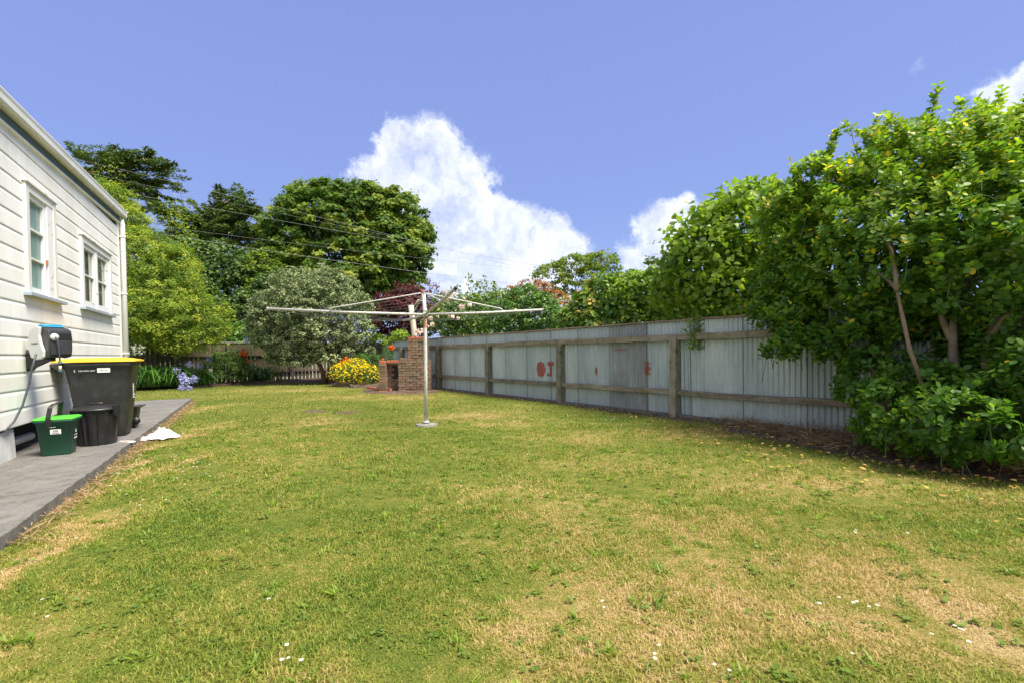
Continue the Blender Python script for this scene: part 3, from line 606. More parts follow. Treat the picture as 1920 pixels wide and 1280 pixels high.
# piles and pipe under the floor
mb = MB(); mb.loft([rrect(.17,.27,.02,0,(-.17,-5.46)), rrect(.14,.24,.02,.42,(-.15,-5.46))]); mb.build('concrete_pile', M['concrete_white'], house)
mb = MB(); mb.loft([rrect(.17,.2,.02,0,(-.3,-2.9)), rrect(.14,.17,.02,.42,(-.3,-2.9))]); mb.build('concrete_pile', M['concrete_white'], house)
mb = MB(); mb.tube([(-.12,-6.4,.235),(-.12,-4.4,.22)], .048, 14); mb.build('waste_pipe', M['pipe'], house)
mb = MB(); mb.box(-.36,-.34,HY0,-.3,-.05,.435); mb.build('underfloor_shade_sheet', M['dark'], house)  # dark sheet closing the gap, underfloor shade put into its colour

# ------------------------------------------------------------------ corrugated iron fence
fence = empty('corrugated_iron_fence', tuple(FA), FZ); tag(fence, 'blue grey corrugated iron fence with weathered timber rails, right side of the lawn', 'fence')
# local: x = away from the lawn, y along the fence
SW, PIT, S0 = .93, .0775, -1.80
def corr(y): return .0145*math.cos(2*PI*y/PIT)
def corr_sheet(z0, z1):
    mb = MB(); n = 96; rows = 2; v = []
    for j in range(rows):
        z = z0+(z1-z0)*j/(rows-1)
        for i in range(n+1): y = SW*i/n-.006; v.append((corr(y), y, z))
    f = [(j*(n+1)+i, (j+1)*(n+1)+i, (j+1)*(n+1)+i+1, j*(n+1)+i+1) for j in range(rows-1) for i in range(n)]
    mb.add(v, f, True); return mb
sm = corr_sheet(.05, 1.70).mesh('iron_sheet', M['iron']); smd = sm.copy(); smd.materials.clear(); smd.materials.append(M['iron_dark'])
DARK_I = None
dk = None
nsheet = int((FLEN+1.8)/SW)
for i in range(nsheet):
    s0 = S0+i*SW; dark = i == 8
    o_ = inst(smd if dark else sm, 'iron_sheet', fence, (.0+.0025*(i % 2)+random.uniform(0,.002), s0, random.uniform(-.008,.008)), (random.uniform(-.004,.004),0,0))
    if dark: o_['label'] = 'duller dark grey iron sheet'; dk = s0
# seams: narrow overlap lips
mb = MB()
for i in range(nsheet): s0 = S0+i*SW; mb.box(-.0225,-.0185,s0-.004,s0+.002,.05,1.69)
mb.build('sheet_seams', M['hole'], fence)['kind'] = 'stuff'
pm = MB(); pm.box(-.17,-.03,-.075,.075,-.2,1.455); pme = pm.mesh('post', M['post_wood'])
post_s = [(8.43-4.40)/.8077+3.03*k for k in range(-2, 7)]
post_s[0] = post_s[1]-2.9
for s in post_s:
    if s > -2: o_ = inst(pme, 'post', fence, (0,s,random.uniform(-.02,.01)), (random.uniform(-.01,.01),random.uniform(-.012,.012),random.uniform(-.06,.06)), (random.uniform(.92,1.08),random.uniform(.92,1.1),1)); b = o_.modifiers.new('bevel','BEVEL'); b.width = .008; b.segments = 2
ends = [-1.9]+[s for s in post_s if s > -1.9 and s < FLEN]+[FLEN]
def rail(y0, y1, z0, z1, x0, x1, mat, nm, wob=.006):
    mb = MB(); n = 7; rings = []
    for k in range(n+1):
        y = y0+(y1-y0)*k/n; dz = random.uniform(-wob, wob); h = random.uniform(-wob, wob)*.5
        rings.append([(x0,y,z0+dz),(x1,y,z0+dz+h),(x1,y,z1+dz+h),(x0,y,z1+dz)])
    mb.loft(rings); return mb.build(nm, mat, fence, .004)
for a, b in zip(ends[:-1], ends[1:]):
    if b-a < .3: continue
    rail(a+.07, b-.07, .395, .485, -.105, -.018, M['fence_wood'], 'lower_rail')
k = 0; a = -1.9
while a < FLEN-.1:
    b = min(FLEN, a+3.9); rail(a+.004, b, 1.365, 1.475, -.125, -.018, M['fence_wood'], 'upper_rail', .008); a = b
a = -1.9
while a < FLEN-.1:
    b = min(FLEN, a+2.4); rail(a+.003, b, 1.702, 1.728, -.055, .035, M['cap_wood'], 'capping', .004); a = b
mb = MB(); rr = random.Random(4); ring = []
for k in range(80):
    y = -1.9+(FLEN+1.9)*k/79; w_ = .11+rr.uniform(-.012,.012); ring.append([(-w_,y,-.08),(.03,y,-.08),(.03,y,.055),(-w_+.01,y,.05+rr.uniform(-.012,.012))])
mb.loft(ring); mb.build('concrete_plinth', simple('mossy_dark_concrete', (.13,.12,.105), .95, var=.4, scale=7, bumps=.6), fence)
# painted marks on the iron (follow the corrugations)
def paint(nm, y0, z0, shape, ny=40, nz=22, w=.3, h=.3):
    mb = MB(); idx = {}; cnt = [0]; v = []; f = []
    def vid(i, j):
        if (i, j) not in idx:
            y = y0+w*i/ny; sy = (y-S0) % SW; idx[(i, j)] = len(v); v.append((corr(sy)-.0045, y, z0+h*j/nz))
        return idx[(i, j)]
    for i in range(ny):
        for j in range(nz):
            u_, w_ = (i+.5)/ny, (j+.5)/nz
            if shape(u_, w_) > random.random(): f.append((vid(i,j), vid(i,j+1), vid(i+1,j+1), vid(i+1,j)))
    mb.add(v, f, True)
    if f: mb.build(nm, M['red_paint'], fence)
import random as _r
_r.seed(11)
def soft(d, e=.08): return max(0, min(1, .5-d/e))
def oval(u_, w_): return soft(math.hypot((u_-.5)/.46, (w_-.52)/.46)-1+.12*math.sin(u_*23), .18)
def hook(u_, w_):
    top = abs(w_-.86) < .12 and u_ > .05 and u_ < .95; stem = abs(u_-.40) < .13 and w_ > .15; foot = abs(w_-.12) < .09 and u_ > .35
    return 1 if (top or stem or foot) and _r.random() > .06 else 0
paint('painted_mark', 8.64, .56, oval, w=.35, h=.42)
paint('painted_mark', 8.34, .60, hook, w=.26, h=.36)
paint('painted_mark', 6.94, .66, lambda u_, w_: soft(abs(u_-.5)/.5+abs(w_-.5)/.5-.8, .4), w=.07, h=.24)
paint('painted_mark', 5.56, .68, lambda u_, w_: soft(math.hypot((u_-.5)/.45, (w_-.55)/.5)-.8+.3*math.sin(w_*19), .6), w=.17, h=.30)
paint('painted_mark', 6.12, 1.18, lambda u_, w_: .45 if abs(w_-.5) < .3 else 0, w=.36, h=.06)

# ------------------------------------------------------------------ paling fence at the back
pf = empty('paling_fence', tuple(BA), math.atan2(BD[1], BD[0])); tag(pf, 'weathered timber paling fence with open gaps behind the back flower bed', 'fence')
# local x along the fence, local -y? lawn side is +y turned: compute
pmb = MB(); pmb.box(-.068,.068,-.011,.011,.06,1.80); pal = pmb.mesh('paling', M['picket'])
x = .12; rr = random.Random(9)
while x < BLEN:
    inst(pal, 'paling', pf, (x, rr.uniform(-.004,.004), rr.uniform(-.03,.01)), (0, rr.uniform(-.01,.01), 0), (rr.uniform(.93,1.05),1,1)); x += .166
for z in (.45, 1.22):
    mb = MB(); mb.box(0,BLEN,.013,.085,z,z+.085); mb.build('rail', M['edging'], pf, .004)
mb = MB(); mb.box(0,BLEN,-.05,.05,1.815,1.845); mb.build('capping', simple('pale_capping', (.40,.38,.33), .9, var=.2), pf, .004)
for x in np.arange(.05, BLEN, 2.6):
    mb = MB(); mb.box(x-.05,x+.05,.088,.19,-.1,1.80); mb.build('post', M['picket'], pf, .005)
# added pale wall beyond the road, brightens the gaps between the palings
lw = empty('gap_brightening_wall', tuple(BA+np.array([-.5896,.8077,0])*9.0), math.atan2(BD[1], BD[0])); tag(lw, 'low pale wall added beyond the road to brighten the gaps of the paling fence', 'wall')
mb = MB(); mb.box(-2,26,-.15,.15,-.1,2.0); mb.build('wall_body', M['render'], lw); mb = MB(); mb.box(-2.05,26.05,-.2,.2,2.003,2.08); mb.build('coping', M['concrete'], lw)

# ------------------------------------------------------------------ rotary clothesline
cb = spot(799, 795, 7.96); cb[2] = 0; topc = spot(794, 549, 7.93)
cl = empty('rotary_clothesline', tuple(cb)); tag(cl, 'old white rotary clothesline with four arms on a peeling pole in the lawn', 'clothesline')
def loc_(p): return np.array(p)-cb
hub = loc_(spot(797, 590, 7.94)); tp = loc_(topc)
mb = MB(); mb.tube([(0,0,0), hub*.5, hub, tp], [.032,.030,.030,.034], 16); mb.build('pole', M['pole'], cl)
mb = MB(); mb.tube([hub-np.array([0,0,.05]), hub+np.array([0,0,.04])], .043, 16); mb.tube([hub+np.array([0,0,.045]), hub+np.array([0,0,.09])], .038, 16); mb.build('hub', M['galv'], cl)
tips = {'l': loc_(spot(503, 579, 7.45)), 'r': loc_(spot(1016, 581, 8.41)), 'f': loc_(spot(854, 541, 5.46)), 'b': loc_(spot(757, 601, 10.1))}
arms = {}
for k, tpp in tips.items():
    mb = MB(); st = hub+(tpp-hub)/np.linalg.norm(tpp-hub)*.03; sagm = (st+tpp)/2-np.array([0,0,.012]); mb.tube([st, sagm, tpp], .0215 if k != 'f' else .022, 12)
    arms[k] = mb.build('arm', M['galv'], cl)
    mb = MB(); e = (tpp-st)/np.linalg.norm(tpp-st); mb.tube([tpp+e*.001, tpp+e*.02], .024, 12); mb.build('end_cap', M['hole'] if k == 'f' else M['galv'], arms[k])  # front cap near-black, standing for the shade inside the open tube
ends_ = {'l': loc_(spot(619, 581, 7.6)), 'r': loc_(spot(942, 582, 8.3)), 'f': hub*.42+tips['f']*.58, 'b': hub*.42+tips['b']*.58}
for k, e in ends_.items():
    mb = MB(); a = tp-np.array([0,0,.02]); d_ = e-a; mb.tube([a, a+d_*.04+np.array([0,0,.02]), a+d_*.985+np.array([0,0,.025]), e+np.array([0,0,.01]), e-np.array([0,0,.02])], .0105, 8); mb.build('stay', M['galv'], cl)
mb = MB(); mb.tube([tp, tp+np.array([0,0,.03])], [.04,.03], 12); mb.tube([tp+np.array([0,0,.02]), tp+np.array([-.05,0,.05])], .012, 6); mb.build('crown_cap', M['rust'], cl)
mb = MB(); h_ = hub+np.array([-.04,0,.22]); mb.tube([hub+np.array([-.02,-.02,.22]), h_+np.array([-.06,-.05,.02]), h_+np.array([-.13,-.06,-.08])], .010, 8); mb.build('crank_handle', M['galv'], cl)
order = ['l','f','r','b']
for fr in (.97, .84, .71, .58, .45):
    mb = MB()
    for i in range(4):
        a = hub*(1-fr)+tips[order[i]]*fr; b = hub*(1-fr)+tips[order[(i+1) % 4]]*fr
        pts = [a*(1-q)+b*q-np.array([0,0,.05*math.sin(PI*q)*(.6+fr*.6)+.018]) for q in (0,.25,.5,.75,1)]; mb.tube(pts, .0011, 5)
    mb.build('line', M['wire'], cl)
mb = MB(); mb.loft([[(r*math.cos(a)*(1+.12*math.sin(3*a)), r*math.sin(a), z) for a in np.linspace(0, 2*PI, 15)[:-1]] for r, z in ((.19,-.03),(.18,.008),(.08,.02))]); pd = mb.build('concrete_footing', simple('dull_concrete', (.20,.19,.17), .95, var=.3), cl)
mb = MB(); mb.tube([(0,0,.028),(0,0,.06)], .055, 12); mb.build('collar', M['galv'], cl)

# ------------------------------------------------------------------ brick barbecue
BO = np.array([-4.22, 14.85, 0]); bq = empty('brick_barbecue', tuple(BO), math.radians(3)); tag(bq, 'old crumbling red brick barbecue with a square chimney, behind the clothesline pole', 'barbecue')
bl, bd_, bh, cz = .222, .105, .070, .083
bmesh_ = []
for q in range(3):
    mb = MB(); R = random.Random(q); j = lambda: R.uniform(-.004,.004)
    x, y, z = bl/2, bd_/2, bh/2
    v = [(-x+j(),-y+j(),-z+j()),(x+j(),-y+j(),-z+j()),(x+j(),y,-z+j()),(-x+j(),y,-z+j()),(-x+j(),-y+j(),z+j()),(x+j(),-y+j(),z+j()),(x+j(),y,z+j()),(-x+j(),y,z+j())]
    mb.add(v, [(3,2,1,0),(4,5,6,7),(0,1,5,4),(1,2,6,5),(2,3,7,6),(3,0,4,7)]); bmesh_.append(mb.mesh('brick', M['brick']))
bred = bmesh_[0].copy(); bred.materials.clear(); bred.materials.append(M['brick_red'])
RB = random.Random(3); nb = [0]
def brick(x, y, z, rot=0, red=False, sx=1):
    j = RB.uniform
    o_ = inst(bred if red else RB.choice(bmesh_), 'brick', bq, (x+j(-.006,.006), y+j(-.013,.013), z+j(-.004,.004)), (j(-.03,.03), j(-.02,.02), rot+j(-.06,.06)), (sx*j(.96,1.0),1,j(.95,1.02))); nb[0] += 1
def wallrow(x0, x1, y, z, odd, red=False, skip=None):
    x = x0; first = True
    while x < x1-.02:
        l = bl+.010
        if first and odd: l = l/2
        l = min(l, x1-x); first = False
        if l > .05 and not (skip and skip(x+l/2, z)): brick(x+l/2, y+bd_/2, z+bh/2+.004, 0, red, (l-.010)/bl)
        x += l
def siderow(y0, y1, x, z, odd):
    y = y0; first = True
    while y < y1-.02:
        l = bl+.010
        if first and odd: l = l/2
        l = min(l, y1-y); first = False
        if l > .05: brick(x, y+l/2, z+bh/2+.004, PI/2, False, (l-.010)/bl)
        y += l
for c in range(12):
    z = c*cz; odd = c % 2
    wallrow(.60, 1.58, 0, z, odd, red=False)                       # main front
    siderow(.115 if odd else .115, .80, 1.58-bd_/2, z, odd)
    siderow(.115, .42, .60+bd_/2, z, odd)
    if c < 11: wallrow(.20, .60, .30, z, odd, skip=lambda x, zz: x > .42 and .38 < zz < .78)
    wallrow(0, .22, -.02, z, 0, red=(c == 11)); 
    siderow(.09, .42, .0+bd_/2, z, odd)
    siderow(.09, .30, .22-bd_/2, z, not odd)
for x in (.23, .36, .49): brick(x+.06, .22, 12*cz-.03, PI/2, True)                   # red slab bricks over the opening
for c in range(12, 21):
    z = c*cz; odd = c % 2; x0 = .64 if c == 12 else .90; x1 = 1.50
    wallrow(x0, x1, .12, z, odd, red=(c == 20)); siderow(.235, .66, x1-bd_/2, z, odd); siderow(.235, .66, x0+bd_/2, z, not odd)
    if c > 14: wallrow(x0, x1, .62, z, odd)
mb = MB(); mb.box(.63,1.55,.02,.78,0,12*cz-.01); mb.box(.03,.20,.0,.40,0,12*cz-.012); mb.box(.20,.60,.40,.46,0,11*cz-.01); mb.box(.205,.41,.325,.40,0,11*cz-.015); mb.box(.93,1.47,.145,.64,12*cz-.01,21*cz-.03); mb.box(.68,.93,.145,.5,12*cz-.01,13*cz-.012)
mb.build('mortar', M['mortar'], bq)
mb = MB(); mb.box(.36,.60,.315,.36,.02,.85); mb.build('opening_shade', M['hole'], bq)  # black plate, shade of the hollow put into its colour
for k in range(9): brick(-.05+.23*k+RB.uniform(-.02,.02), -.42+.16*math.sin(k*.7)+.05*RB.random(), .025, RB.uniform(-.25,.25))    # hearth bricks on the ground
mb = MB(); f0 = spot(779, 632, 15.45)-BO; f1 = spot(772, 573, 15.55)-BO; mb.tube([f0-np.array([0,0,.1]), f0, (f0+f1)/2, f1], [.10,.095,.09,.09], 14); fl = mb.build('flue_pipe', M['flue'], bq)

# ------------------------------------------------------------------ bins along the wall (built in the frame of the house wall)
def hb(n, y, rz=0): p_ = H(n, y, .08); return tuple(p_), HA+rz
loc, rz = hb(.49, -3.88)
wb = empty('wheelie_bin', loc, rz); tag(wb, 'large black wheelie bin with a yellow lid, back against the house wall', 'wheelie bin')
mb = MB(); rings = []
for z, x0, x1, hy, r in ((.0,-.20,.27,.21,.07),(.03,-.22,.30,.225,.09),(.35,-.26,.335,.245,.10),(.80,-.315,.38,.272,.09),(1.0,-.34,.405,.285,.07),(1.02,-.36,.425,.30,.07),(1.065,-.365,.43,.303,.07),(1.068,-.34,.41,.28,.06),(.98,-.32,.39,.26,.06)):
    rings.append(rrect((x1-x0)/2, hy, r, z, ((x0+x1)/2, 0), 5))
mb.loft(rings, smooth=True); bo = mb.build('body', M['bin_black'], wb); 
for y in (-.29, .29):
    pass
mb = MB(); mb.box(-.47,-.36,-.25,-.21,.985,1.05); mb.box(-.47,-.36,.21,.25,.985,1.05); mb.tube([(-.47,-.27,1.02),(-.47,.27,1.02)], .02, 10); mb.prism([(-.50,1.055),(-.36,.95),(-.36,1.06)], -.304, -.29); mb.build('handle', M['bin_black'], wb, .003)
mb = MB(); rings = [rrect((.90)/2, .315, .06, 1.071, (.0,0), 5), rrect((.92)/2, .322, .06, 1.080, (.0,0), 5), rrect(.455, .31, .05, 1.098, (-.0,0), 5), rrect(.36, .24, .05, 1.118, (.0,0), 5), rrect(.33, .21, .05, 1.128, (.0,0), 5)]
mb.loft(rings); ld = mb.build('lid', M['bin_yellow'], wb, .003)
mb = MB(); mb.loft([rrect(.27,.12,.02,1.129,(.02,0)), rrect(.26,.11,.02,1.137,(.02,0))]); mb.build('raised_panel', M['bin_yellow'], ld)
for y in (-.24, .24):
    mb = MB(); v = []; mb.tube([(-.33,y-.022,.10),(-.33,y+.022,.10)], .10, 18); wh = mb.build('wheel', M['tub_black'], wb); mb = MB(); mb.tube([(-.33,y-.026,.10),(-.33,y+.026,.10)], .035, 12); mb.build('hubcap', M['reel_grey'], wh)
mb = MB(); mb.box(.02,.16,-.2915,-.2885,.93,.99); st_ = mb.build('sticker', M['sticker'], wb, rot=None)
lettering('K&D 168', .022, M['ink'], st_, (.09,-.2925,.96), (PI/2,0,0))
lettering('CAUTION HOT', .026, M['sticker'], wb, (-.09,-.292,.955), (PI/2,0,0)); lettering('2', .04, M['sticker'], wb, (-.22,-.290,.955), (PI/2,0,0))
mb = MB(); R = random.Random(2)
for (a, b, w_) in ((.62,.76,.012),(.70,.715,.05),(.585,.61,.06),(.55,.57,.055),(.66,.675,.03)): mb.box(.392+.0,.396,-.18-w_*.5,-.18+w_*1.2,a,b)
lg = mb.build('printed_logo', M['sticker'], wb)
mb = MB(); mb.prism([(-.175,.93),(-.155,.93),(-.165,.86)], -.292, -.284); mb.build('slot', M['hole'], wb)

loc, rz = hb(.60, -4.66)
rbn = empty('round_bin', loc, rz); tag(rbn, 'round black ribbed rubbish bin between the green caddy and the wheelie bin', 'rubbish bin')
mb = MB(); nn_ = 72; prof = [(.0,.0),(.185,.0),(.19,.012),(.235,.40),(.24,.46)]
v = []; f = []
for i, (r, z) in enumerate(prof):
    for k in range(nn_):
        rib = .006*(1 if math.sin(k*2*PI/nn_*18) > 0 else -1) if 2 <= i <= 3 and z < .42 else 0
        v.append(((r+rib)*math.cos(2*PI*k/nn_), (r+rib)*math.sin(2*PI*k/nn_), z))
for i in range(len(prof)-1):
    for k in range(nn_): f.append((i*nn_+k, i*nn_+(k+1)%nn_, (i+1)*nn_+(k+1)%nn_, (i+1)*nn_+k))
mb.add(v, f); mb.build('body', M['tub_black'], rbn)
mb = MB(); mb.lathe([(.0,.515),(.10,.513),(.12,.505),(.17,.505),(.20,.50),(.235,.485),(.262,.475),(.265,.455),(.25,.45)][::-1], 40); ld = mb.build('lid', M['tub_black'], rbn)
mb = MB(); mb.tube([(-.07,0,.505),(-.06,0,.535),(.06,0,.535),(.07,0,.505)], .012, 8); mb.build('lid_handle', M['tub_black'], ld)
for s in (-1, 1):
    mb = MB(); mb.box(-.045,.045,s*.262-.02,s*.262+.02,.37,.515); mb.build('side_clip', M['tub_black'], rbn, .008, rot=(0,0,math.radians(60)))

loc, rz = hb(.37, -5.23)
gbn = empty('food_scraps_caddy', loc, rz); tag(gbn, 'dark green kerbside caddy with lime green lid and raised black handle', 'caddy')
mb = MB(); rings = [rrect(.125,.115,.03,0,(0,0),4), rrect(.13,.12,.035,.015,(0,0),4), rrect(.165,.15,.04,.385,(0,0),4), rrect(.18,.165,.04,.39,(0,0),4), rrect(.183,.168,.04,.42,(0,0),4)]
mb.loft(rings, smooth=True); mb.build('body', M['bin_green'], gbn)
mb = MB(); rings = [rrect(.186,.171,.04,.421,(0,0),4), rrect(.186,.171,.04,.432,(0,0),4), rrect(.165,.15,.035,.445,(0,0),4), rrect(.12,.10,.03,.447,(0,0),4)]
mb.loft(rings); mb.build('lid', M['lid_lime'], gbn, .002)
mb = MB(); mb.tube([(-.19,-.0,.40),(-.19,0,.44),(-.22,0,.40)], .014, 8); mb.build('lid_clip', M['bin_green'], gbn)
mb = MB(); pts = [(-.03,-.19,.36),(-.035,-.19,.45),(-.02,-.17,.56),(.0,-.13,.60),(.02,.0,.61),(.0,.13,.60),(-.02,.17,.56),(-.035,.19,.45),(-.03,.19,.36)]
rings = []
for i, p_ in enumerate(pts):
    d_ = np.array(pts[min(i+1,8)])-np.array(pts[max(i-1,0)]); d_ = d_/np.linalg.norm(d_); u_ = np.array([1,0,0]); u_ = u_-d_*u_.dot(d_); u_ /= np.linalg.norm(u_); v_ = np.cross(d_, u_); p_ = np.array(p_)
    rings.append([p_+u_*.022+v_*.006, p_-u_*.022+v_*.006, p_-u_*.022-v_*.006, p_+u_*.022-v_*.006])
mb.loft(rings); mb.build('handle', M['tub_black'], gbn, .004)
mb = MB(); mb.add([(-.03,-.1535,.255),(.065,-.1535,.255),(.065,-.1595,.312),(-.03,-.1595,.312)], [(0,1,2,3)]); stg = mb.build('sticker', M['sticker'], gbn)
lettering('63B', .028, M['ink'], stg, (.017,-.1595,.292), (PI/2-.09,0,0)); lettering('FOOD SCRAPS', .010, M['ink'], stg, (.017,-.1560,.266), (PI/2-.09,0,0))
lettering('Powertech', .014, M['sticker'], gbn, (-.01,-.1625,.338), (PI/2-.09,0,0))
mb = MB(); mb.tube([(.160,.0,.27),(.160,.03,.30)], .006, 4)
mb = MB(); mb.add([(.157,-.03,.25),(.157,.03,.25),(.158,.0,.30)], [(0,1,2)]); mb.add([(.1535,-.05,.215),(.1535,.06,.215),(.1545,.06,.228),(.1545,-.05,.228)], [(0,1,2,3)]); mb.add([(.1505,-.05,.175),(.1505,.06,.175),(.1515,.06,.195),(.1515,-.05,.195)], [(0,1,2,3)]); mb.build('printed_logo', M['sticker'], gbn)

loc, rz = hb(.60, -3.05)
tb_ = empty('plastic_tub', loc, rz); tag(tb_, 'small black plastic tub with a wheel, half hidden behind the wheelie bin', 'tub')
mb = MB(); mb.loft([rrect(.14,.12,.03,0), rrect(.18,.16,.03,.33), rrect(.24,.19,.03,.335), rrect(.245,.195,.03,.35), rrect(.19,.16,.03,.345), rrect(.16,.14,.03,.30)]); mb.build('body', M['bin_black'], tb_)
mb = MB(); mb.tube([(.16,-.19,.12),(.16,-.165,.12)], .06, 16); mb.build('wheel', M['tub_black'], tb_)

# hose reel on the wall
HRc = H(.30, -5.06, 1.40); hr_z = HA-math.radians(47)
hr = empty('hose_reel', tuple(HRc), hr_z); hr.scale = (.84,.84,.84); tag(hr, 'wall mounted hose reel with black housing, pale grey side and cyan top', 'hose reel')
# local +x = front of the reel, y sideways (left side seen from the lawn is -y)
fx = np.array([math.cos(hr_z), math.sin(hr_z), 0]); 
def rl(p):
    d_ = np.array(p, float)-HRc; c_, s_ = math.cos(hr_z), math.sin(hr_z); return np.array([c_*d_[0]+s_*d_[1], -s_*d_[0]+c_*d_[1], d_[2]])/.84
prof = [(-.16,-.20),(-.20,-.08),(-.205,.06),(-.15,.18),(-.04,.225),(.10,.205),(.165,.17),(.185,.05),(.18,-.08),(.165,-.19),(.14,-.205),(-.02,-.215)]
sidep = [(-.16,-.21),(-.215,-.08),(-.22,.06),(-.16,.19),(-.04,.235),(.05,.215),(.03,.10),(.07,-.02),(.12,-.12),(.11,-.20),(.08,-.225),(-.04,-.24)]
W2 = .14
mb = MB(); mb.prism(prof, -W2, W2); mb.build('housing', M['reel_black'], hr, .016)
mb = MB(); mb.prism(sidep, -W2-.035, -W2-.002); lft = mb.build('side_cover', M['reel_grey'], hr, .012)
mb = MB(); mb.prism([(x_*.95, z_*.93) for x_, z_ in sidep], W2+.002, W2+.02); mb.build('side_cover', M['reel_black'], hr, .012)
mb = MB(); mb.tube([(-.05,-.13,.232),(-.02,-.12,.245),(.0,0,.25),(-.02,.12,.245),(-.05,.13,.232)], .014, 8); mb.loft([[(-.12,-.13,.205),(.05,-.13,.222),(.05,.13,.222),(-.12,.13,.205)],[(-.10,-.12,.236),(.03,-.12,.24),(.03,.12,.24),(-.10,.12,.236)]]); mb.build('carry_handle', M['cyan'], hr)
mb = MB(); mb.box(.165,.1895,-.10,.125,.04,.125); mb.build('slot', M['hole'], hr)
mb = MB(); mb.box(.181,.196,-.12,.11,-.17,.03); mb.build('front_panel', M['reel_black'], hr, .006)
mb = MB(); mb.lathe([(0,0),(.042,.0),(.05,.008),(.046,.022),(0,.028)][::-1], 20); bs = mb.build('hose_stop', M['reel_grey'], hr, loc=(.195,-.085,.075), rot=(0,PI/2,0))
mb = MB(); mb.tube([(.215,-.085,.075),(.235,-.075,.05),(.238,-.06,-.05),(.232,-.05,-.18),(.23,-.045,-.27)], .0095, 10); ho = mb.build('hose_end', M['hose'], hr)
mb = MB(); mb.tube([(.23,-.045,-.262),(.23,-.045,-.32)], .021, 12); mb.build('hose_connector', M['reel_black'], hr); mb = MB(); mb.tube([(.23,-.045,-.40),(.23,-.043,-.41),(.231,-.040,-.48)], [.019,.019,.012], 12); nz_ = mb.build('nozzle', M['reel_black'], hr)
mb = MB(); mb.tube([(.23,-.045,-.325),(.23,-.045,-.395)], .017, 12); mb.build('click_fitting', simple('cream_plastic', (.55,.45,.33), .5), nz_)
mb = MB(); mb.tube([(.23,-.045,-.285),(.23,-.045,-.295)], .0225, 12); mb.tube([(.23,-.045,-.397),(.23,-.045,-.405)], .0215, 12); mb.build('ring', M['cyan'], nz_)
lettering('hoselink', .045, M['ink'], lft, (-.06,-W2-.036,-.01), (PI/2,0,0))
mb = MB()
wp = rl(H(.035, -4.90, 1.30)); wq = rl(H(.035, -4.90, 1.08)); bt = np.array([-.05,0,-.235])
mb.loft([[wp+np.array([-.0,-.05,.03]), wp+np.array([0,.05,.03]), wq+np.array([0,.05,-.02]), wq+np.array([0,-.05,-.02])], [wp*.8+bt*.2+np.array([0,-.04,-.02]), wp*.8+bt*.2+np.array([0,.04,-.02]), wq*.8+bt*.2+np.array([0,.04,.0]), wq*.8+bt*.2+np.array([0,-.04,.0])], [bt+np.array([-.08,-.03,.03]), bt+np.array([-.08,.03,.03]), bt+np.array([-.03,.03,-.02]), bt+np.array([-.03,-.03,-.02])]])
mb.tube([bt+np.array([0,0,-.03]), bt+np.array([0,0,.02])], .05, 12); mb.build('wall_bracket', M['reel_black'], hr)
mb = MB(); pts = [rl(spot(68,663,5.42)), rl(spot(60,690,5.40)), rl(spot(53,725,5.36)), rl(spot(42,760,5.3)), rl(spot(26,790,5.22)), rl(spot(8,808,5.12)), rl(spot(-25,816,4.95)), rl(spot(-60,815,4.8))]
mb.tube(pts, .013, 10); mb.build('feed_hose', M['hose'], hr)

# plastic bag and a flattened packet
bgp = spot(296, 820, 6.95); bgp[2] = .0
bag = empty('plastic_bag', tuple(bgp)); bag.scale = (.8,.8,.8); tag(bag, 'crumpled white plastic bag lying on the lawn edge beside the path', 'plastic bag')
from mathutils import noise as mnoise
mb = MB(); nu, nv = 28, 18; v = []; f = []
for i in range(nv+1):
    r = i/nv
    for k in range(nu):
        a = 2*PI*k/nu; nr = 1+.45*mnoise.noise(Vector((math.cos(a)*1.6, math.sin(a)*1.6, 2.0))); px_ = .27*r*math.cos(a)*nr; py_ = .20*r*math.sin(a)*nr
        h = max(0, (1-r**1.5))*.13*(1+.5*math.cos(a))+.06*abs(mnoise.noise(Vector((px_*14, py_*14, .3))))+.035*abs(mnoise.noise(Vector((px_*34, py_*34, 5))))*(1-r*.6)
        v.append((px_, py_+px_*.3, .004+h))
for i in range(nv):
    for k in range(nu): f.append((i*nu+k, (i+1)*nu+k, (i+1)*nu+(k+1)%nu, i*nu+(k+1)%nu))
mb.add(v, f, False); mb.build('film', M['bag'], bag)
mb = MB(); 
for k in range(7):
    x_ = -.30+.05*k; y_ = -.13+.012*k+.01*(k % 2); mb.box(x_, x_+.035, y_, y_+.05, .045+.004*k, .048+.004*k)
mb.build('purple_print', M['bag_print'], bag)
pp = spot(238, 827, 6.3); pk = empty('flattened_packet', (pp[0], pp[1], .082), HA-.9); tag(pk, 'flattened white, purple and yellow packet on the path by the round bin', 'packet')
mb = MB(); mb.loft([[(-.13,-.035,0),(.13,-.03,0),(.13,.035,0),(-.13,.03,0)],[(-.12,-.03,.008),(.12,-.025,.006),(.12,.03,.014),(-.12,.025,.01)]]); mb.build('wrapper', M['bag'], pk)
mb = MB(); mb.box(-.05,.06,-.02,.0,.014,.016); mb.build('yellow_print', M['packet_yellow'], pk); mb = MB(); mb.box(-.11,-.03,.0,.02,.014,.016); mb.build('purple_print', M['bag_print'], pk)

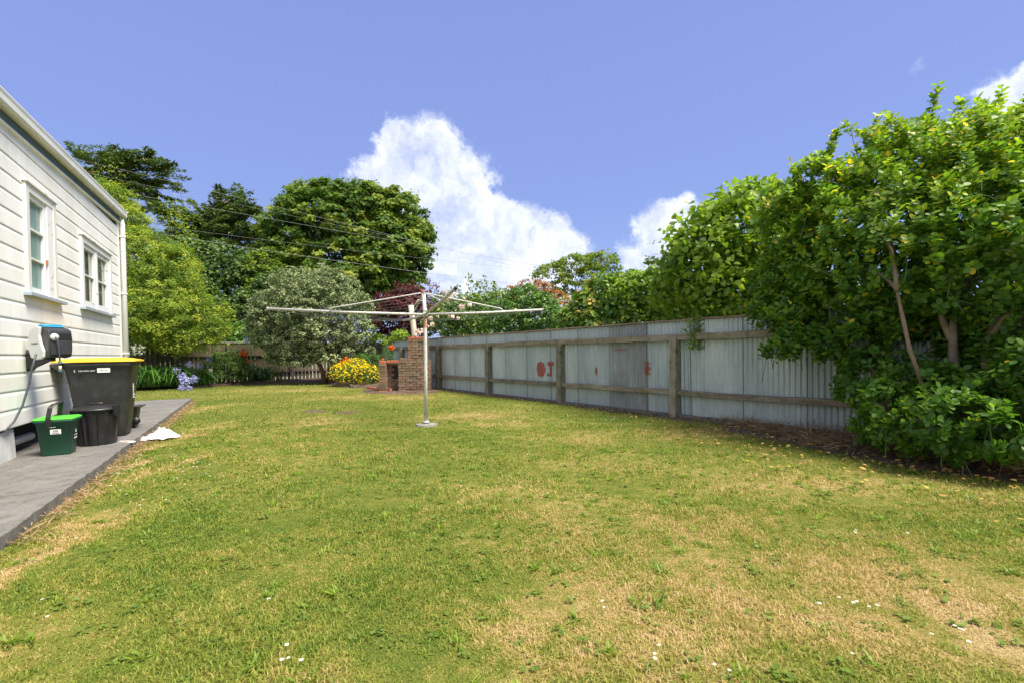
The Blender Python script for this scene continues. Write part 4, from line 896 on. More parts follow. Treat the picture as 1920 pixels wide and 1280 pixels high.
# power wires
def wire(a, b, sag, label, r=.012):
    a, b = np.array(a), np.array(b); o_ = MB(); pts = [a*(1-q)+b*q-np.array([0,0,sag*4*q*(1-q)]) for q in np.linspace(0,1,25)]
    ob = o_.tube(pts, r, 5).build('power_line', M['power_wire']); tag(ob, label, 'power line', 'overhead wires crossing the trees')
pa = spot(130, 300, 30); pb_ = spot(520, 395, 29)
def ext(p, q, a, b): p, q = np.array(p), np.array(q); return p+(q-p)*a, p+(q-p)*b
e = ext(spot(155,308,30), spot(810,466,29), -.8, 1.6); wire(e[0], e[1], -.25, 'highest overhead wire, passing in front of the upper dark conifer', .007)
e = ext(spot(530,400,29.5), spot(810,458,29.5), -1.6, 1.8); wire(e[0], e[1], .05, 'thin overhead wire just below the highest one on the big round tree', .005)
e = ext(spot(500,408,28.5), spot(805,462,28.5), -1.6, 1.8); wire(e[0], e[1], .05, 'overhead wire crossing the middle of the big round tree', .007)
e = ext(spot(290,427,28), spot(780,502,28), -.8, 1.5); wire(e[0], e[1], .35, 'lowest and brightest overhead wire, crossing just above the round grey green bush', .009)
e = ext(spot(330,420,28), spot(900,490,28.4), -.8, 1.5); wire(e[0], e[1], .3, 'faint overhead wire just above the lowest one', .005)

# ------------------------------------------------------------------ vegetation
# glossy leaved shrub, front right
def shrub():
    R = np.random.default_rng(21); base = np.array([5.0, 4.75, 0.0])
    root = empty('glossy_shrub', tuple(base)); tag(root, 'large overhanging shrub with round glossy green leaves at the right edge', 'shrub')
    lob = SL((1860,385,5.5,.95),(1715,360,5.8,.72),(1755,300,5.8,.40),(1600,410,6.2,.62),(1835,265,5.6,.26),(1580,345,6.3,.26),(1690,280,6.0,.22),(1530,315,6.4,.12),(1650,262,6.1,.12),(1850,480,5.2,.95),(1700,480,5.6,.85),(1560,480,6.3,.6),
       (1490,530,6.6,.5),(1440,585,6.7,.26),(1500,610,6.4,.32),(1550,640,6.0,.24),(1620,620,5.7,.32),(1660,590,5.6,.3),(1655,755,5.0,.28),(1640,800,5.0,.2),(1690,735,5.1,.2),(1790,570,5.2,.35),(1770,780,4.4,.3),(1850,770,4.4,.33),(1895,600,4.7,.33),(1700,700,5.25,.26),(1800,665,5.2,.26),(1640,700,5.5,.25),(1600,680,5.8,.2),(1870,690,4.8,.28),(1760,720,4.8,.22),(1930,660,4.6,.3),
       (1790,830,4.3,.16),(1870,810,4.1,.27),(1710,800,4.7,.25),(1950,700,4.2,.3),(2010,500,4.9,1.2),(2030,760,4.2,.6),(1530,335,6.3,.3),(1470,385,6.5,.3),(1640,255,6.1,.12),(1500,440,6.5,.45),(2010,370,5.4,.95),(1450,655,6.3,.12),(1480,640,6.2,.2),(1590,700,5.7,.13),(1580,730,5.5,.1),(1745,245,5.9,.16),(1905,250,5.6,.28))
    lob = [(l[0]-base[0], l[1]-base[1], l[2]-base[2])+l[3:] for l in lob]
    P, Nn = lobe_points(lob, 6400, R, .78, 1.14, .15, .76)
    k = P[:,2] > .12; P, Nn = P[k], Nn[k]
    # shoots standing out beyond the outline
    cand = np.where((P[:,2] > 1.6) & (Nn[:,2] > -.1))[0]; sh = R.choice(cand, 260, replace=False); sP, sN, tw = [], [], []
    for i in sh:
        dd = unit(Nn[i]*.8+np.array([-.35,-.1,.55])+R.normal(size=3)*.25); L_ = R.uniform(.10, .42); k_ = int(L_/.055)+1; tw.append((P[i]-dd*.1, P[i]+dd*L_))
        for j in range(k_): sP.append(P[i]+dd*L_*(j+1)/k_+R.normal(size=3)*.008); sN.append(dd)
    P = np.concatenate([P, np.array(sP)]); Nn = np.concatenate([Nn, np.array(sN)])
    # leaves in rosettes round each twig tip
    n = len(P); per = 8; ax = unit(Nn*.7+np.array([0,-.1,.75])+R.normal(size=(n,3))*.45)
    u_ = unit(np.cross(ax, R.normal(size=(n,3)))); v_ = np.cross(ax, u_)
    ang = (np.arange(per)[None,:]*2.4+R.uniform(0, 6, (n,1))); rad = np.cos(ang)[...,None]*u_[:,None,:]+np.sin(ang)[...,None]*v_[:,None,:]
    el = R.uniform(.0, .75, (n,per,1)); d = unit(rad*np.cos(el)+ax[:,None,:]*np.sin(el))
    nn = unit(ax[:,None,:]*np.cos(el)-rad*np.sin(el)+R.normal(size=(n,per,3))*.18)
    back = -np.linspace(0, .11, per)[None,:,None]*ax[:,None,:]
    Q = P[:,None,:]+back+d*.006
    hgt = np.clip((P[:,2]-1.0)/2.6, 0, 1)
    ct = R.uniform(.10, .48, n)+.34*hgt; tt = ct[:,None]+R.normal(size=(n,per))*.08  # tint lightens with height, backlit top put into the leaf colour
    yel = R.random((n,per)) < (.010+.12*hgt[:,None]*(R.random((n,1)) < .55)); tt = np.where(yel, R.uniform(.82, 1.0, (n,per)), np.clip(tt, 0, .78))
    sz = R.uniform(.05, .08, (n,per))
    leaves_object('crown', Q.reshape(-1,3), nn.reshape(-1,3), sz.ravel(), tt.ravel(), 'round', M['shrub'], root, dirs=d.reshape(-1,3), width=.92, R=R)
    # inner leaves, their shade put into darker tints
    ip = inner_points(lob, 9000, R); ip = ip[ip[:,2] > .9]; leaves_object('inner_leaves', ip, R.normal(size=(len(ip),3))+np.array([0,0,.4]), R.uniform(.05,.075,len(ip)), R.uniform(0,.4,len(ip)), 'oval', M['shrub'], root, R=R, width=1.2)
    mb = MB()
    for i in R.choice(n, 900, replace=False):
        p_ = P[i]; a_ = ax[i]; L_ = R.uniform(.15, .5); mb.tube([p_-a_*L_+R.normal(size=3)*.04, p_-a_*L_*.5+R.normal(size=3)*.01, p_], [.005,.0035,.002], 4, cap=False)
    for a_, b_ in tw: mb.tube([a_, (a_+b_)/2, b_], [.004,.003,.002], 4, cap=False)
    mb.build('twigs', M['stem'], root)['kind'] = 'stuff'
    def stem(pts, r0, r1, nm='stem'):
        q = [np.array(spot(*p_))-base for p_ in pts]; q[0][2] = max(q[0][2], -.05); mb = MB(); m_ = len(q)
        # resample smoothly
        qq = []
        for i in range(m_-1):
            p0, p1, p2, p3 = q[max(i-1,0)], q[i], q[i+1], q[min(i+2,m_-1)]
            for s_ in (0,.33,.66): qq.append(.5*((2*p1)+(-p0+p2)*s_+(2*p0-5*p1+4*p2-p3)*s_**2+(-p0+3*p1-3*p2+p3)*s_**3))
        qq.append(q[-1]); k_ = len(qq); qq = [x_+R.normal(size=3)*.006 for x_ in qq]
        mb.tube(qq, [r0+(r1-r0)*i/(k_-1)+R.uniform(-.002,.002) for i in range(k_)], 10); mb.build(nm, bark_pale if nm == 'stem' else bark, root)
    stem([(1790,868,4.75),(1748,765,4.8),(1722,700,4.85),(1700,630,4.95),(1682,545,5.1),(1645,512,5.35),(1590,502,5.8),(1530,480,6.2)], .026, .012)
    stem([(1682,545,5.0),(1672,470,5.2),(1640,430,5.5),(1600,395,5.9)], .022, .008)
    stem([(1810,872,4.9),(1800,740,4.95),(1785,640,5.0),(1800,560,5.1),(1840,480,5.3),(1860,380,5.4)], .055, .018, 'trunk')
    stem([(1785,640,5.0),(1765,590,5.1),(1770,520,5.3),(1740,450,5.5),(1730,350,5.7)], .035, .010)
    stem([(1860,880,4.7),(1860,760,4.75),(1850,650,4.8),(1875,560,4.9),(1900,480,5.1),(1930,380,5.2)], .06, .02, 'trunk')
    stem([(1850,650,4.8),(1880,600,4.6),(1925,560,4.5)], .03, .014)
    stem([(1820,590,5.0),(1850,530,5.0),(1880,470,5.1),(1890,400,5.3)], .016, .007)
    stem([(1700,840,5.2),(1660,760,5.3),(1640,700,5.5),(1600,640,5.8)], .02, .008)
    stem([(1640,430,5.6),(1500,440,6.3),(1450,500,6.5)], .018, .006)
    stem([(1830,860,4.9),(1700,790,4.9),(1650,770,5.0)], .014, .006)
    # dry grass and straw round the foot
    m_ = 5200; xs = R.uniform(-2.0, 1.0, m_); ys = R.uniform(-1.6, 1.6, m_)
    return root
shrub()
# straw litter
def scatter_poly(poly, n, R):
    P = np.array(poly); x0, y0 = P.min(0); x1, y1 = P.max(0); X = np.zeros(0); Y = np.zeros(0)
    while len(X) < n:
        a = R.uniform(x0, x1, n*3); b = R.uniform(y0, y1, n*3); k = inside(a, b, poly); X = np.concatenate([X, a[k]]); Y = np.concatenate([Y, b[k]])
    return X[:n], Y[:n]
R = np.random.default_rng(31)
sb = [tuple(Fp(s, n)[:2]) for s, n in ((-2,.1),(4.2,.1),(3.6,.6),(2.9,.95),(1.9,1.2),(1.2,1.3),(.2,1.42),(-2,1.5))]
X, Y = scatter_poly(sb, 15000, R); n = len(X)
sq = (X > 3.9)&(Y < 5.2); Z = R.uniform(.03, .10, n)+np.where(sq, R.uniform(0,.20,n), 0)
d = np.stack([R.normal(size=n), R.normal(size=n), R.normal(size=n)*.25+.12*sq], 1)
tag(leaves_object('dry_straw', np.stack([X,Y,Z],1), np.stack([R.normal(size=n)*.6,R.normal(size=n)*.6,np.ones(n)],1), R.uniform(.08,.28,n), R.uniform(0,1,n), 'blade', M['straw'], None, dirs=d, width=.16, R=R), 'dry brown straw and dead grass under the glossy shrub', 'straw', kind='stuff')
# fallen leaves
px = [(R.uniform(1300,1919), 0) for _ in range(1)]
X = []; Y = []
X1, Y1 = scatter_poly([tuple(Fp(s, n)[:2]) for s, n in ((-2,.4),(9,.2),(7,.7),(4.5,1.2),(3.5,2.2),(1.5,2.9),(-1,3.2),(-2,3.2))], 420, R)
X2, Y2 = scatter_poly([tuple(Fp(s, n)[:2]) for s, n in ((-1,.8),(4,.5),(4,1.3),(-1,2.1))], 380, R)
X3, Y3 = scatter_poly([tuple(Fp(s, n)[:2]) for s, n in ((4,.12),(24,.12),(24,.3),(4,.35))], 700, R)
X = np.concatenate([X1,X2,X3]); Y = np.concatenate([Y1,Y2,Y3]); n = len(X); tt = np.where(np.arange(n) < 800, R.uniform(.3,.8,n), R.uniform(0,.3,n))
tag(leaves_object('fallen_leaves', np.stack([X,Y,R.uniform(.035,.06,n)],1), np.stack([R.normal(size=n)*.25,R.normal(size=n)*.25,np.ones(n)],1), R.uniform(.03,.06,n), tt, 'oval', M['fallen'], None, R=R), 'fallen yellow and brown leaves on the lawn edge below the shrub', 'fallen leaves', kind='stuff')

def shoots(pts, per, w_, sz_up=.5):
    def fn(R, base):
        Q = []; T = []
        for (px_, py_, Y_, h_) in pts:
            p_ = spot(px_, py_, Y_)-base; n_ = per; z = R.uniform(0, 1, n_); Q.append(p_+np.stack([R.normal(size=n_)*w_*(1.1-z*.7), R.normal(size=n_)*w_*(1.1-z*.7), -z[::-1]*0+ (z-1)*h_], 1)); T.append(R.uniform(.3,.9,n_))
        Q = np.concatenate(Q); return Q, R.normal(size=Q.shape)+np.array([0,-.3,.4]), np.concatenate(T)
    return fn
# broad leaved tree behind the iron fence
def mixing(lobes, s=1.0): return lobes
tree('broad_leaved_tree', 'lime green tree with broad leaves behind the iron fence, left of the glossy shrub', 'tree', (4.3, 9.3, 0),
     SL((1330,480,8.6,.75),(1400,430,8.3,.72),(1290,535,8.8,.52),(1370,540,8.2,.65),(1460,470,8.0,.7),(1440,400,8.1,.42),(1370,395,8.3,.22),(1270,470,8.9,.22),(1330,420,8.6,.3),(1500,420,8.0,.4),(1400,580,8.0,.4),(1480,560,7.9,.5),(1300,580,8.8,.3),(1245,545,9.1,.25)),
     820, 9, .24, .105, 'heart', M['bigleaf'], .06, fork=(-.3,-.5,1.3), ninner=1200, seed=5, tb=(.2,.95), up=.1, flat=.9, upw=.5, bark_m=bark_pale, rmin=.7, rmax=1.15, rnd=.7, extra=shoots([(1340,392,8.4,.5),(1405,330,8.2,.45),(1380,345,8.3,.5),(1440,335,8.1,.4),(1300,425,8.7,.4),(1270,440,8.8,.35),(1355,365,8.3,.5),(1245,480,9.0,.4),(1230,520,9.1,.3),(1425,350,8.1,.5)], 22, .07))
tree('small_leaved_vine_bush', 'dense small leaved bush against the fence below the broad leaved tree', 'bush', (5.1, 7.6, 0),
     SL((1560,560,7.2,.45),(1500,590,7.3,.4),(1430,600,7.8,.3),(1620,560,6.8,.5),(1680,560,6.6,.5)), 260, 14, .16, .06, 'oval', M['hedge'], .04, fork=(0,0,1.0), ninner=1500, seed=15, tb=(.05,.4))
# hedge of mixed shrubs behind the fence
tree('leafy_hedge_shrub', 'leafy hedge shrub with bare pale stems showing above the fence', 'shrub', tuple(Fp(9.2,-1.0)),
     SL((1100,570,12.0,.36),(1130,545,11.9,.42),(1160,575,11.6,.42),(1085,590,12.1,.3),(1110,605,11.9,.4),(1160,605,11.6,.4),(1070,605,12.2,.35)), 220, 12, .2, .13, 'oval', M['hedge'], .05, fork=(0,0,1.2), ninner=300, seed=31, tb=(.25,.75), bark_m=bark_pale)
tree('laurel_shrub', 'yellow green laurel like shrub in the hedge, right of the one with bare stems', 'shrub', tuple(Fp(7.0,-1.1)),
     SL((1190,550,11.3,.42),(1225,540,11.0,.42),(1190,585,11.2,.4),(1250,580,10.8,.4),(1210,520,11.3,.2),(1200,605,11.1,.4),(1250,600,10.8,.4)), 250, 13, .18, .12, 'oval', M['bigleaf'], .05, fork=(0,0,1.2), ninner=400, seed=32, tb=(.2,.8))
tree('dark_hedge_shrub', 'darker hedge shrub below the lime green tree, behind the fence', 'shrub', tuple(Fp(5.4,-1.2)),
     SL((1290,590,9.8,.35),(1330,590,9.4,.38),(1270,560,10.2,.4),(1370,600,9.0,.35),(1290,610,9.7,.35),(1340,610,9.3,.35)), 230, 14, .16, .09, 'oval', M['hedge'], .05, fork=(0,0,1.2), ninner=700, seed=33, tb=(.05,.5))
tree('camellia_bush', 'dense rounded dark green bush just behind the fence, beside the right clothesline arm', 'bush', tuple(Fp(12.2,-1.2)),
     SL((965,592,14.2,.62),(1010,590,13.8,.62),(925,592,14.6,.42),(985,570,14.2,.55),(1040,600,13.4,.4),(960,618,14.2,.5),(1020,615,13.7,.5)), 520, 16, .13, .075, 'oval', M['camellia'], .06, fork=(0,0,.9), ninner=1200, seed=34, tb=(.1,.7))
rt = tree('rose_bush', 'rambling rose bush with pale pink blooms and tall leafy shoots behind the fence', 'rose bush', tuple(Fp(14.5,-1.0)),
     SL((835,598,16.4,.5),(880,585,16.0,.55),(870,610,15.8,.5),(915,575,15.8,.45),(900,600,15.6,.4),(830,570,16.5,.35),(940,560,15.9,.35),(810,610,16.6,.3),(850,622,16.1,.4),(900,618,15.6,.4)), 420, 13, .17, .095, 'oval', M['rosebush'], .04, fork=(0,0,1.0), ninner=700, seed=35, tb=(.15,.75), rmax=1.15,
     extra=shoots([(880,515,16.2,.8),(908,520,16,.7),(858,532,16.3,.6),(846,540,16.4,.5),(925,528,16,.6),(895,530,16,.6)], 60, .10))
def bloom(name, p_, r, mat, parent, R, n=26, templ='round', tb=(0,1), lab=None, up=0):
    o_ = unit(R.normal(size=(n,3))+np.array([0,0,up])); P = np.array(p_)+o_*r*.35
    ob = leaves_object(name, P, unit(o_+R.normal(size=(n,3))*.35), r*R.uniform(.6,.95,n), R.uniform(*tb, n), templ, mat, parent, R=R); return ob
R = np.random.default_rng(44)
rb0 = np.array(Fp(14.5,-1.0))
for (px_, py_, r) in ((865,576,.115),(846,592,.13),(842,556,.10),(838,562,.09),(812,608,.09),(880,572,.07),(785,623,.12),(793,620,.10),(778,628,.09),(807,597,.08),(852,553,.08),(801,612,.07),(870,560,.06),(820,592,.07),(858,597,.07),(834,548,.07)):
    bloom('bloom', spot(px_, py_, 15.15)-rb0, r*1.15, M['petal_pink'], rt, R)
pr_ = tree('purple_smoke_bush', 'dark purple leaved bush with upright spikes behind the brick barbecue', 'bush', tuple(Fp(19.0,-1.3)),
     SL((735,595,20.4,.75),(770,580,20.0,.9),(745,622,20.2,.6),(795,600,19.6,.7),(720,615,20.6,.4),(770,620,19.8,.6),(810,590,19.4,.4),(760,560,20,.6)), 520, 15, .16, .10, 'oval', M['purple'], .07, fork=(0,0,1.0), ninner=2000, seed=36, tb=(.0,.8),
     extra=shoots([(773,527,20,1.3),(805,523,20,1.5),(818,533,19.6,1.2),(784,533,20,1),(743,528,20.2,1.1),(730,545,20.3,.9),(757,542,20.1,1.0),(720,552,20.4,.8),(708,548,20.5,1.0),(795,540,20,.9),(830,548,19.4,.7)], 90, .11))
tree('bronze_leaved_tree', 'spreading bronze brown leaved small tree beyond the fence, behind the round dark green bush', 'tree', (1.2, 20.5, 0),
     SL((1010,552,19.5,.6),(1040,570,19,.55),(985,545,20,.45),(960,553,20,.4),(1062,590,18.6,.35),(1030,550,19.4,.4)), 300, 14, .15, .08, 'card', M['bronze'], .08, fork=(0,0,1.8), ninner=500, seed=37, tb=(.1,.9), flat=.5)
tree('fine_leaved_tree', 'airy fine leaved tree on the skyline beyond the bronze leaved tree', 'tree', tuple(np.array(spot(1072,600,36))*np.array([1,1,0])),
     SL((1035,515,36,1.3,1.3,.7),(1075,497,36,1.5,1.5,.7),(1125,492,36,1.3,1.3,.7),(1110,520,36,1.6,1.6,.8),(1060,535,36,1.2,1.2,.8),(1100,545,36,1.2,1.2,.7),(1040,545,36,.9,.9,.5),(1145,515,36,.9,.9,.7)), 250, 26, .42, .2, 'card', M['maple'], .16, fork=(.6,0,3.6), ninner=0, seed=38, tb=(.4,.95), flat=.4, up=.3, rnd=.8)
tree('dark_far_tree', 'small dark tree far off between the airy tree and the lime green tree', 'tree', tuple(np.array(spot(1175,620,42))*np.array([1,1,0])),
     SL((1175,540,42,1.6,1.6,1.1),(1200,545,42,1.4,1.4,.9),(1155,550,42,1.3,1.3,.8),(1185,525,42,.9)), 220, 20, .4, .26, 'card', M['maple'], .16, ninner=500, seed=39, tb=(.05,.5))
tree('thin_far_tree', 'thin sprig of a far tree touching the left side of the lime green tree', 'tree', tuple(np.array(spot(1240,640,30))*np.array([1,1,0])),
     SL((1240,505,30,.7,.7,.5),(1225,495,30,.4),(1255,520,30,.7),(1235,535,30,.8)), 60, 16, .35, .2, 'card', M['maple'], .07, ninner=0, seed=40, tb=(.3,.8), flat=.5)
for q, (px_, Y_) in enumerate(((930, 26), (870, 30), (1120, 22))):
    tree('background_bush', ('green bush far back between the rose bush and the round dark bush', 'green bush far back behind the rose shoots', 'green bush far back behind the hedge with bare stems')[q], 'bush', tuple(np.array(spot(px_,640,Y_))*np.array([1,1,0])),
      SL((px_,590,Y_,2.0,1.5,1.2),(px_-40,600,Y_,1.5,1.2,1.0),(px_+40,600,Y_,1.5,1.2,1.0)), 160, 14, .3, .16, 'card', M['hedge'], .1, ninner=500, seed=50+q, tb=(.1,.7))

# grey green round bush with trunks, back corner
tree('grey_green_bush', 'big rounded grey green bush with several trunks in the back corner of the lawn', 'bush', (-7.9, 20.3, 0),
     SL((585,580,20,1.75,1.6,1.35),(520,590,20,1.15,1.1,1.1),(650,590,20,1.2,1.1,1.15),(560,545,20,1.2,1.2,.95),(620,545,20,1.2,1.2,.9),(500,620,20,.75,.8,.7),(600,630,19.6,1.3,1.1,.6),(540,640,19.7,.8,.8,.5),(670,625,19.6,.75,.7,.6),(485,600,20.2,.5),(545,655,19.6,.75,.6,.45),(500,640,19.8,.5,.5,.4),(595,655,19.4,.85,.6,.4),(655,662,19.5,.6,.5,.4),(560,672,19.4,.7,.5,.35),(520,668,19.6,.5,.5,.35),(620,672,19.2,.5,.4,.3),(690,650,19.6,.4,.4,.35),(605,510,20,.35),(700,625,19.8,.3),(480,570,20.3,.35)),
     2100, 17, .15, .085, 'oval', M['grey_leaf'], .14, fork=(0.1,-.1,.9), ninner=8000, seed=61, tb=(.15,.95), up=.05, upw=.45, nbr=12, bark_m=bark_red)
mb = MB()
for (dx, dx2) in ((-.25,-.9),(.25,.8),(.5,1.3)): mb.tube([(-7.9+dx*.5,20.1,0),(-7.9+dx,20.0,.7),(-7.9+dx2,19.9,1.8)], [.12,.09,.06], 8)
tr_ = mb.build('trunk', bark_red); tr_.parent = [o for o in bpy.data.objects if o.name == 'grey_green_bush'][0]; tr_.matrix_parent_inverse = Matrix.Translation((7.9,-20.3,0))
# big round tree
tree('round_broadleaf_tree', 'big round crowned broadleaf tree behind the grey green bush, against the cloud', 'tree', tuple(np.array(spot(655,640,34))*np.array([1,1,0])),
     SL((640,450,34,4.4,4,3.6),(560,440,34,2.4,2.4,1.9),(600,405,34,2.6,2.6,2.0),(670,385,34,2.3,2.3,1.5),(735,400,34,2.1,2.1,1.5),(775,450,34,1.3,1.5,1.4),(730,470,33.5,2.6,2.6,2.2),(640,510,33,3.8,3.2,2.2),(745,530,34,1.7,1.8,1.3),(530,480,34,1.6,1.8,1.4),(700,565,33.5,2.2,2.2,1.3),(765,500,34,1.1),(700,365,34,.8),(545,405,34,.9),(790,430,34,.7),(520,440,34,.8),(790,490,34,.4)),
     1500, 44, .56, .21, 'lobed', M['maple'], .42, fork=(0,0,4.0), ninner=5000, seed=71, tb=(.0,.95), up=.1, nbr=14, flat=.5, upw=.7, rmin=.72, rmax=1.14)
# understory of dark climbing growth between the trees
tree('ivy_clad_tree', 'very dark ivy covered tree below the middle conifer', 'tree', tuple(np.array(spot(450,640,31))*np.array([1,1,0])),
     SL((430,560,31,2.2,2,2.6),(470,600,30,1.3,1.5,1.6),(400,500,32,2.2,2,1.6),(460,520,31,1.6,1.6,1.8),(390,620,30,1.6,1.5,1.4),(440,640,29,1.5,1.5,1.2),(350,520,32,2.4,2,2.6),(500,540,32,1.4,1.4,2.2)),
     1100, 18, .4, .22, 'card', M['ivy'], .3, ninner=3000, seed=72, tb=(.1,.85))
tree('pale_green_tree', 'yellow green tree between the middle conifer and the big round tree', 'tree', tuple(np.array(spot(500,640,29.5))*np.array([1,1,0])),
     SL((500,495,30,1.0,1,1.0),(515,520,29.5,.9),(480,515,30,.9),(495,550,29.5,1.0)), 240, 18, .28, .17, 'card', M['lime'], .12, ninner=300, seed=73, tb=(.0,.7))
# conifers with layered plates
def conifer(name, label, base, plates, seed, trunk, npt=620, sz=.30):
    R = np.random.default_rng(seed); base = np.array(base); root = empty(name, tuple(base)); tag(root, label, 'tree')
    Q = []; D = []; T = []; NN = []; mb = MB()
    tr = [np.array(spot(*p_))-base for p_ in trunk]; tr = [np.array([tr[0][0],tr[0][1],-.1])]+tr; k = len(tr); mb.tube(tr, [.42*(1-.9*i/(k-1)) for i in range(k)], 10)
    for (px_, py_, Y_, ex, ey, hw) in plates:
        a = np.array(spot(px_, py_, Y_))-base; b = np.array(spot(ex, ey, Y_+R.uniform(-1.5,1.5)))-base; Ld = np.linalg.norm(b-a); ax = (b-a)/Ld; side = unit(np.cross(ax, (0,0,1.0)))
        mb.tube([a, (a+b)/2+np.array([0,0,.05*Ld]), b], [.12,.07,.02], 6)
        # sprays: flat fans strung along the limb, each made of drooping short twigs
        ns = int(6+Ld*3.0)
        for j in range(ns):
            s_ = (j+R.random())/ns; c = a+(b-a)*s_+np.array([0,0,.05*Ld*4*s_*(1-s_)])+side*R.normal()*hw*.55+np.array([0,0,R.normal()*.12])
            n_ = int(npt/ns*Ld*.55)+12; w_ = R.uniform(.4,.95)*hw*.62; dd = unit(ax+side*R.normal()*.8+np.array([0,0,-.10])); u1 = unit(np.cross(dd, (0,0,1.0)))
            t1 = R.uniform(-.5, 1, n_); t2 = R.normal(size=n_)*(.34*(1.1-np.abs(t1)))
            q = c+dd*(t1*w_)[:,None]+u1*(t2*w_)[:,None]+np.array([0,0,1.0])*(R.normal(size=n_)*.045-.16*np.abs(t2)*w_+.06*t1)[:,None]
            Q.append(q); D.append(dd*.9+u1*np.sign(t2)[:,None]*.7+R.normal(size=(n_,3))*.35+np.array([0,0,.1])); T.append(R.uniform(.1,.6)+R.normal(size=n_)*.15); NN.append(R.normal(size=(n_,3))*.45+np.array([0,0,1.0]))
    Q = np.concatenate(Q); D = np.concatenate(D); T = np.concatenate(T); NN = np.concatenate(NN)
    leaves_object('crown', Q, NN, sz*R.uniform(.6,1.2,len(Q)), T, 'card', M['cedar'], root, dirs=D, width=.5, R=R); mb.build('trunk', bark, root); return root
R0 = np.random.default_rng(80)
pl = [(170,300,42,150,284,1.4),(180,310,42,245,287,1.8),(175,318,42,280,300,2.0),(185,322,42,300,300,1.7),(190,330,42,320,322,1.9),(190,338,42,335,350,1.9),(200,345,42,300,345,1.6),(210,345,42,318,372,1.5),(175,305,42,140,290,1.2),(200,350,42,310,395,1.1),(170,325,42,130,310,1.5),(160,340,42,110,340,1.8),(190,300,42,210,282,1.2),(230,340,42,285,380,1.0),(180,360,42,230,362,1.5),(190,380,42,250,388,1.8),(180,400,42,130,390,2.0),(200,420,42,270,425,2.0),(240,310,42,290,290,.8),(290,320,42,325,312,.7)]
conifer('leaning_conifer', 'dark flat topped conifer with wind swept layers, above the house gutter', tuple(np.array(spot(200,640,42))*np.array([1,1,0])), pl, 81, [(205,560,42),(195,450,42),(180,350,42),(170,305,42)])
pl = [(400,420,38,425,358,1.1),(400,415,38,412,352,.8),(410,420,38,450,385,1.4),(410,425,38,492,400,1.8),(405,430,38,470,380,1.5),(410,440,38,495,425,1.5),(400,440,38,480,440,1.9),(390,430,38,350,400,1.6),(390,440,38,330,425,2.0),(390,450,38,310,450,2.0),(400,460,38,490,462,1.8),(400,470,38,350,480,2.0),(400,480,38,470,480,2.0),(395,500,38,340,510,2.2),(400,400,38,435,372,.9),(390,415,38,300,395,1.8),(390,425,38,285,400,1.8),(400,450,38,440,412,1.4),(405,440,38,485,392,1.0),(400,455,38,370,405,1.5),(405,420,38,455,368,1.0),(400,450,38,345,440,1.8),(400,430,38,365,380,1.1),(405,460,38,500,445,1.6),(410,410,38,478,392,1.1),(400,445,38,355,425,1.5)]
conifer('layered_conifer', 'dark layered conifer left of the big round tree', tuple(np.array(spot(400,640,38))*np.array([1,1,0])), pl, 82, [(405,600,38),(400,500,38),(398,440,38),(405,380,38)])
for q, (px_, Y_, lb_) in enumerate(((270, 27, 'added dark leafy tree, shade put into its leaf colour, behind the narrow leaved tree, nearer the house'), (345, 28, 'added dark leafy tree, shade put into its leaf colour, behind the narrow leaved tree, farther from the house'), (520, 29, 'added dark leafy tree, shade put into its leaf colour, behind the grey green bush'))):
    tree('shade_fill_tree', lb_, 'tree', tuple(np.array(spot(px_,640,Y_))*np.array([1,1,0])),
      SL((px_,590,Y_,2.3,1.6,2.2),(px_-45,600,Y_,1.6,1.4,1.9),(px_+40,605,Y_,1.6,1.4,1.8),(px_,540,Y_,1.5,1.2,1.0),(px_,650,Y_-.5,2.2,1.2,1.0)), 700, 16, .35, .2, 'card', M['ivy'], .2, ninner=3000, seed=150+q, tb=(.1,.9))  # dark trees added as fill, their leaf colour makes the shade behind
# yellow green narrow leaved tree over the paling fence, left
def lime_extra(R, base):
    Q = []
    for px_, py_, Y_ in ((190,335,20),(215,330,20),(325,400,20),(345,420,20),(340,390,20),(310,420,20),(350,440,20),(355,470,19.8),(410,600,18.5),(425,610,18.5),(365,530,19)):
        p_ = spot(px_, py_, Y_)-base; Q.append(p_+R.normal(size=(90,3))*np.array([.25,.25,.35]))
    Q = np.concatenate(Q); return Q, R.normal(size=Q.shape)+np.array([0,-.2,.6]), R.uniform(.3,1,len(Q))
tree('narrow_leaved_tree', 'yellow green narrow leaved tree hanging over the paling fence beside the house', 'tree', tuple(np.array(spot(290,720,19.6))*np.array([1,1,0])+np.array([-.8,.9,0])),
     SL((300,550,19,1.5,1.3,1.5),(370,600,18.7,1.1,1.1,.95),(260,480,19.3,1.2,1.2,1.1),(330,500,19.4,.75,.8,.8),(300,620,18.5,1.2,1.0,.7),(250,600,18.7,1.0,1.0,1.1),(345,640,18.4,.85,.8,.45),(400,625,18.5,.55,.5,.4),(205,375,20,.75,.75,.65),(240,415,20,.75,.7,.6),(180,350,20,.4,.4,.3),(270,455,19.8,.55,.6,.45),(225,450,19.8,.9,.9,.8),(290,590,18.5,1.25),(200,420,20,1.0),(345,565,18.8,.6)),
     1700, 34, .30, .13, 'blade', M['lime'], .16, fork=(.2,-.1,1.6), ninner=5000, seed=91, tb=(.0,1.0), width=1.25, upw=.6, flat=.55, rmin=.68, rmax=1.2, hang=False, nbr=12, extra=lime_extra)
tree('low_green_bush', 'mid green bush behind the paling fence, left of the grey green bush', 'bush', tuple(np.array(spot(450,700,25.5))*np.array([1,1,0])),
     SL((440,640,25.5,1.1,1,.8),(455,625,25.5,.6),(420,650,25,.8,.8,.7),(470,650,25,.7,.7,.6)), 160, 14, .24, .15, 'card', M['camellia'], .08, ninner=300, seed=92, tb=(.2,.9))

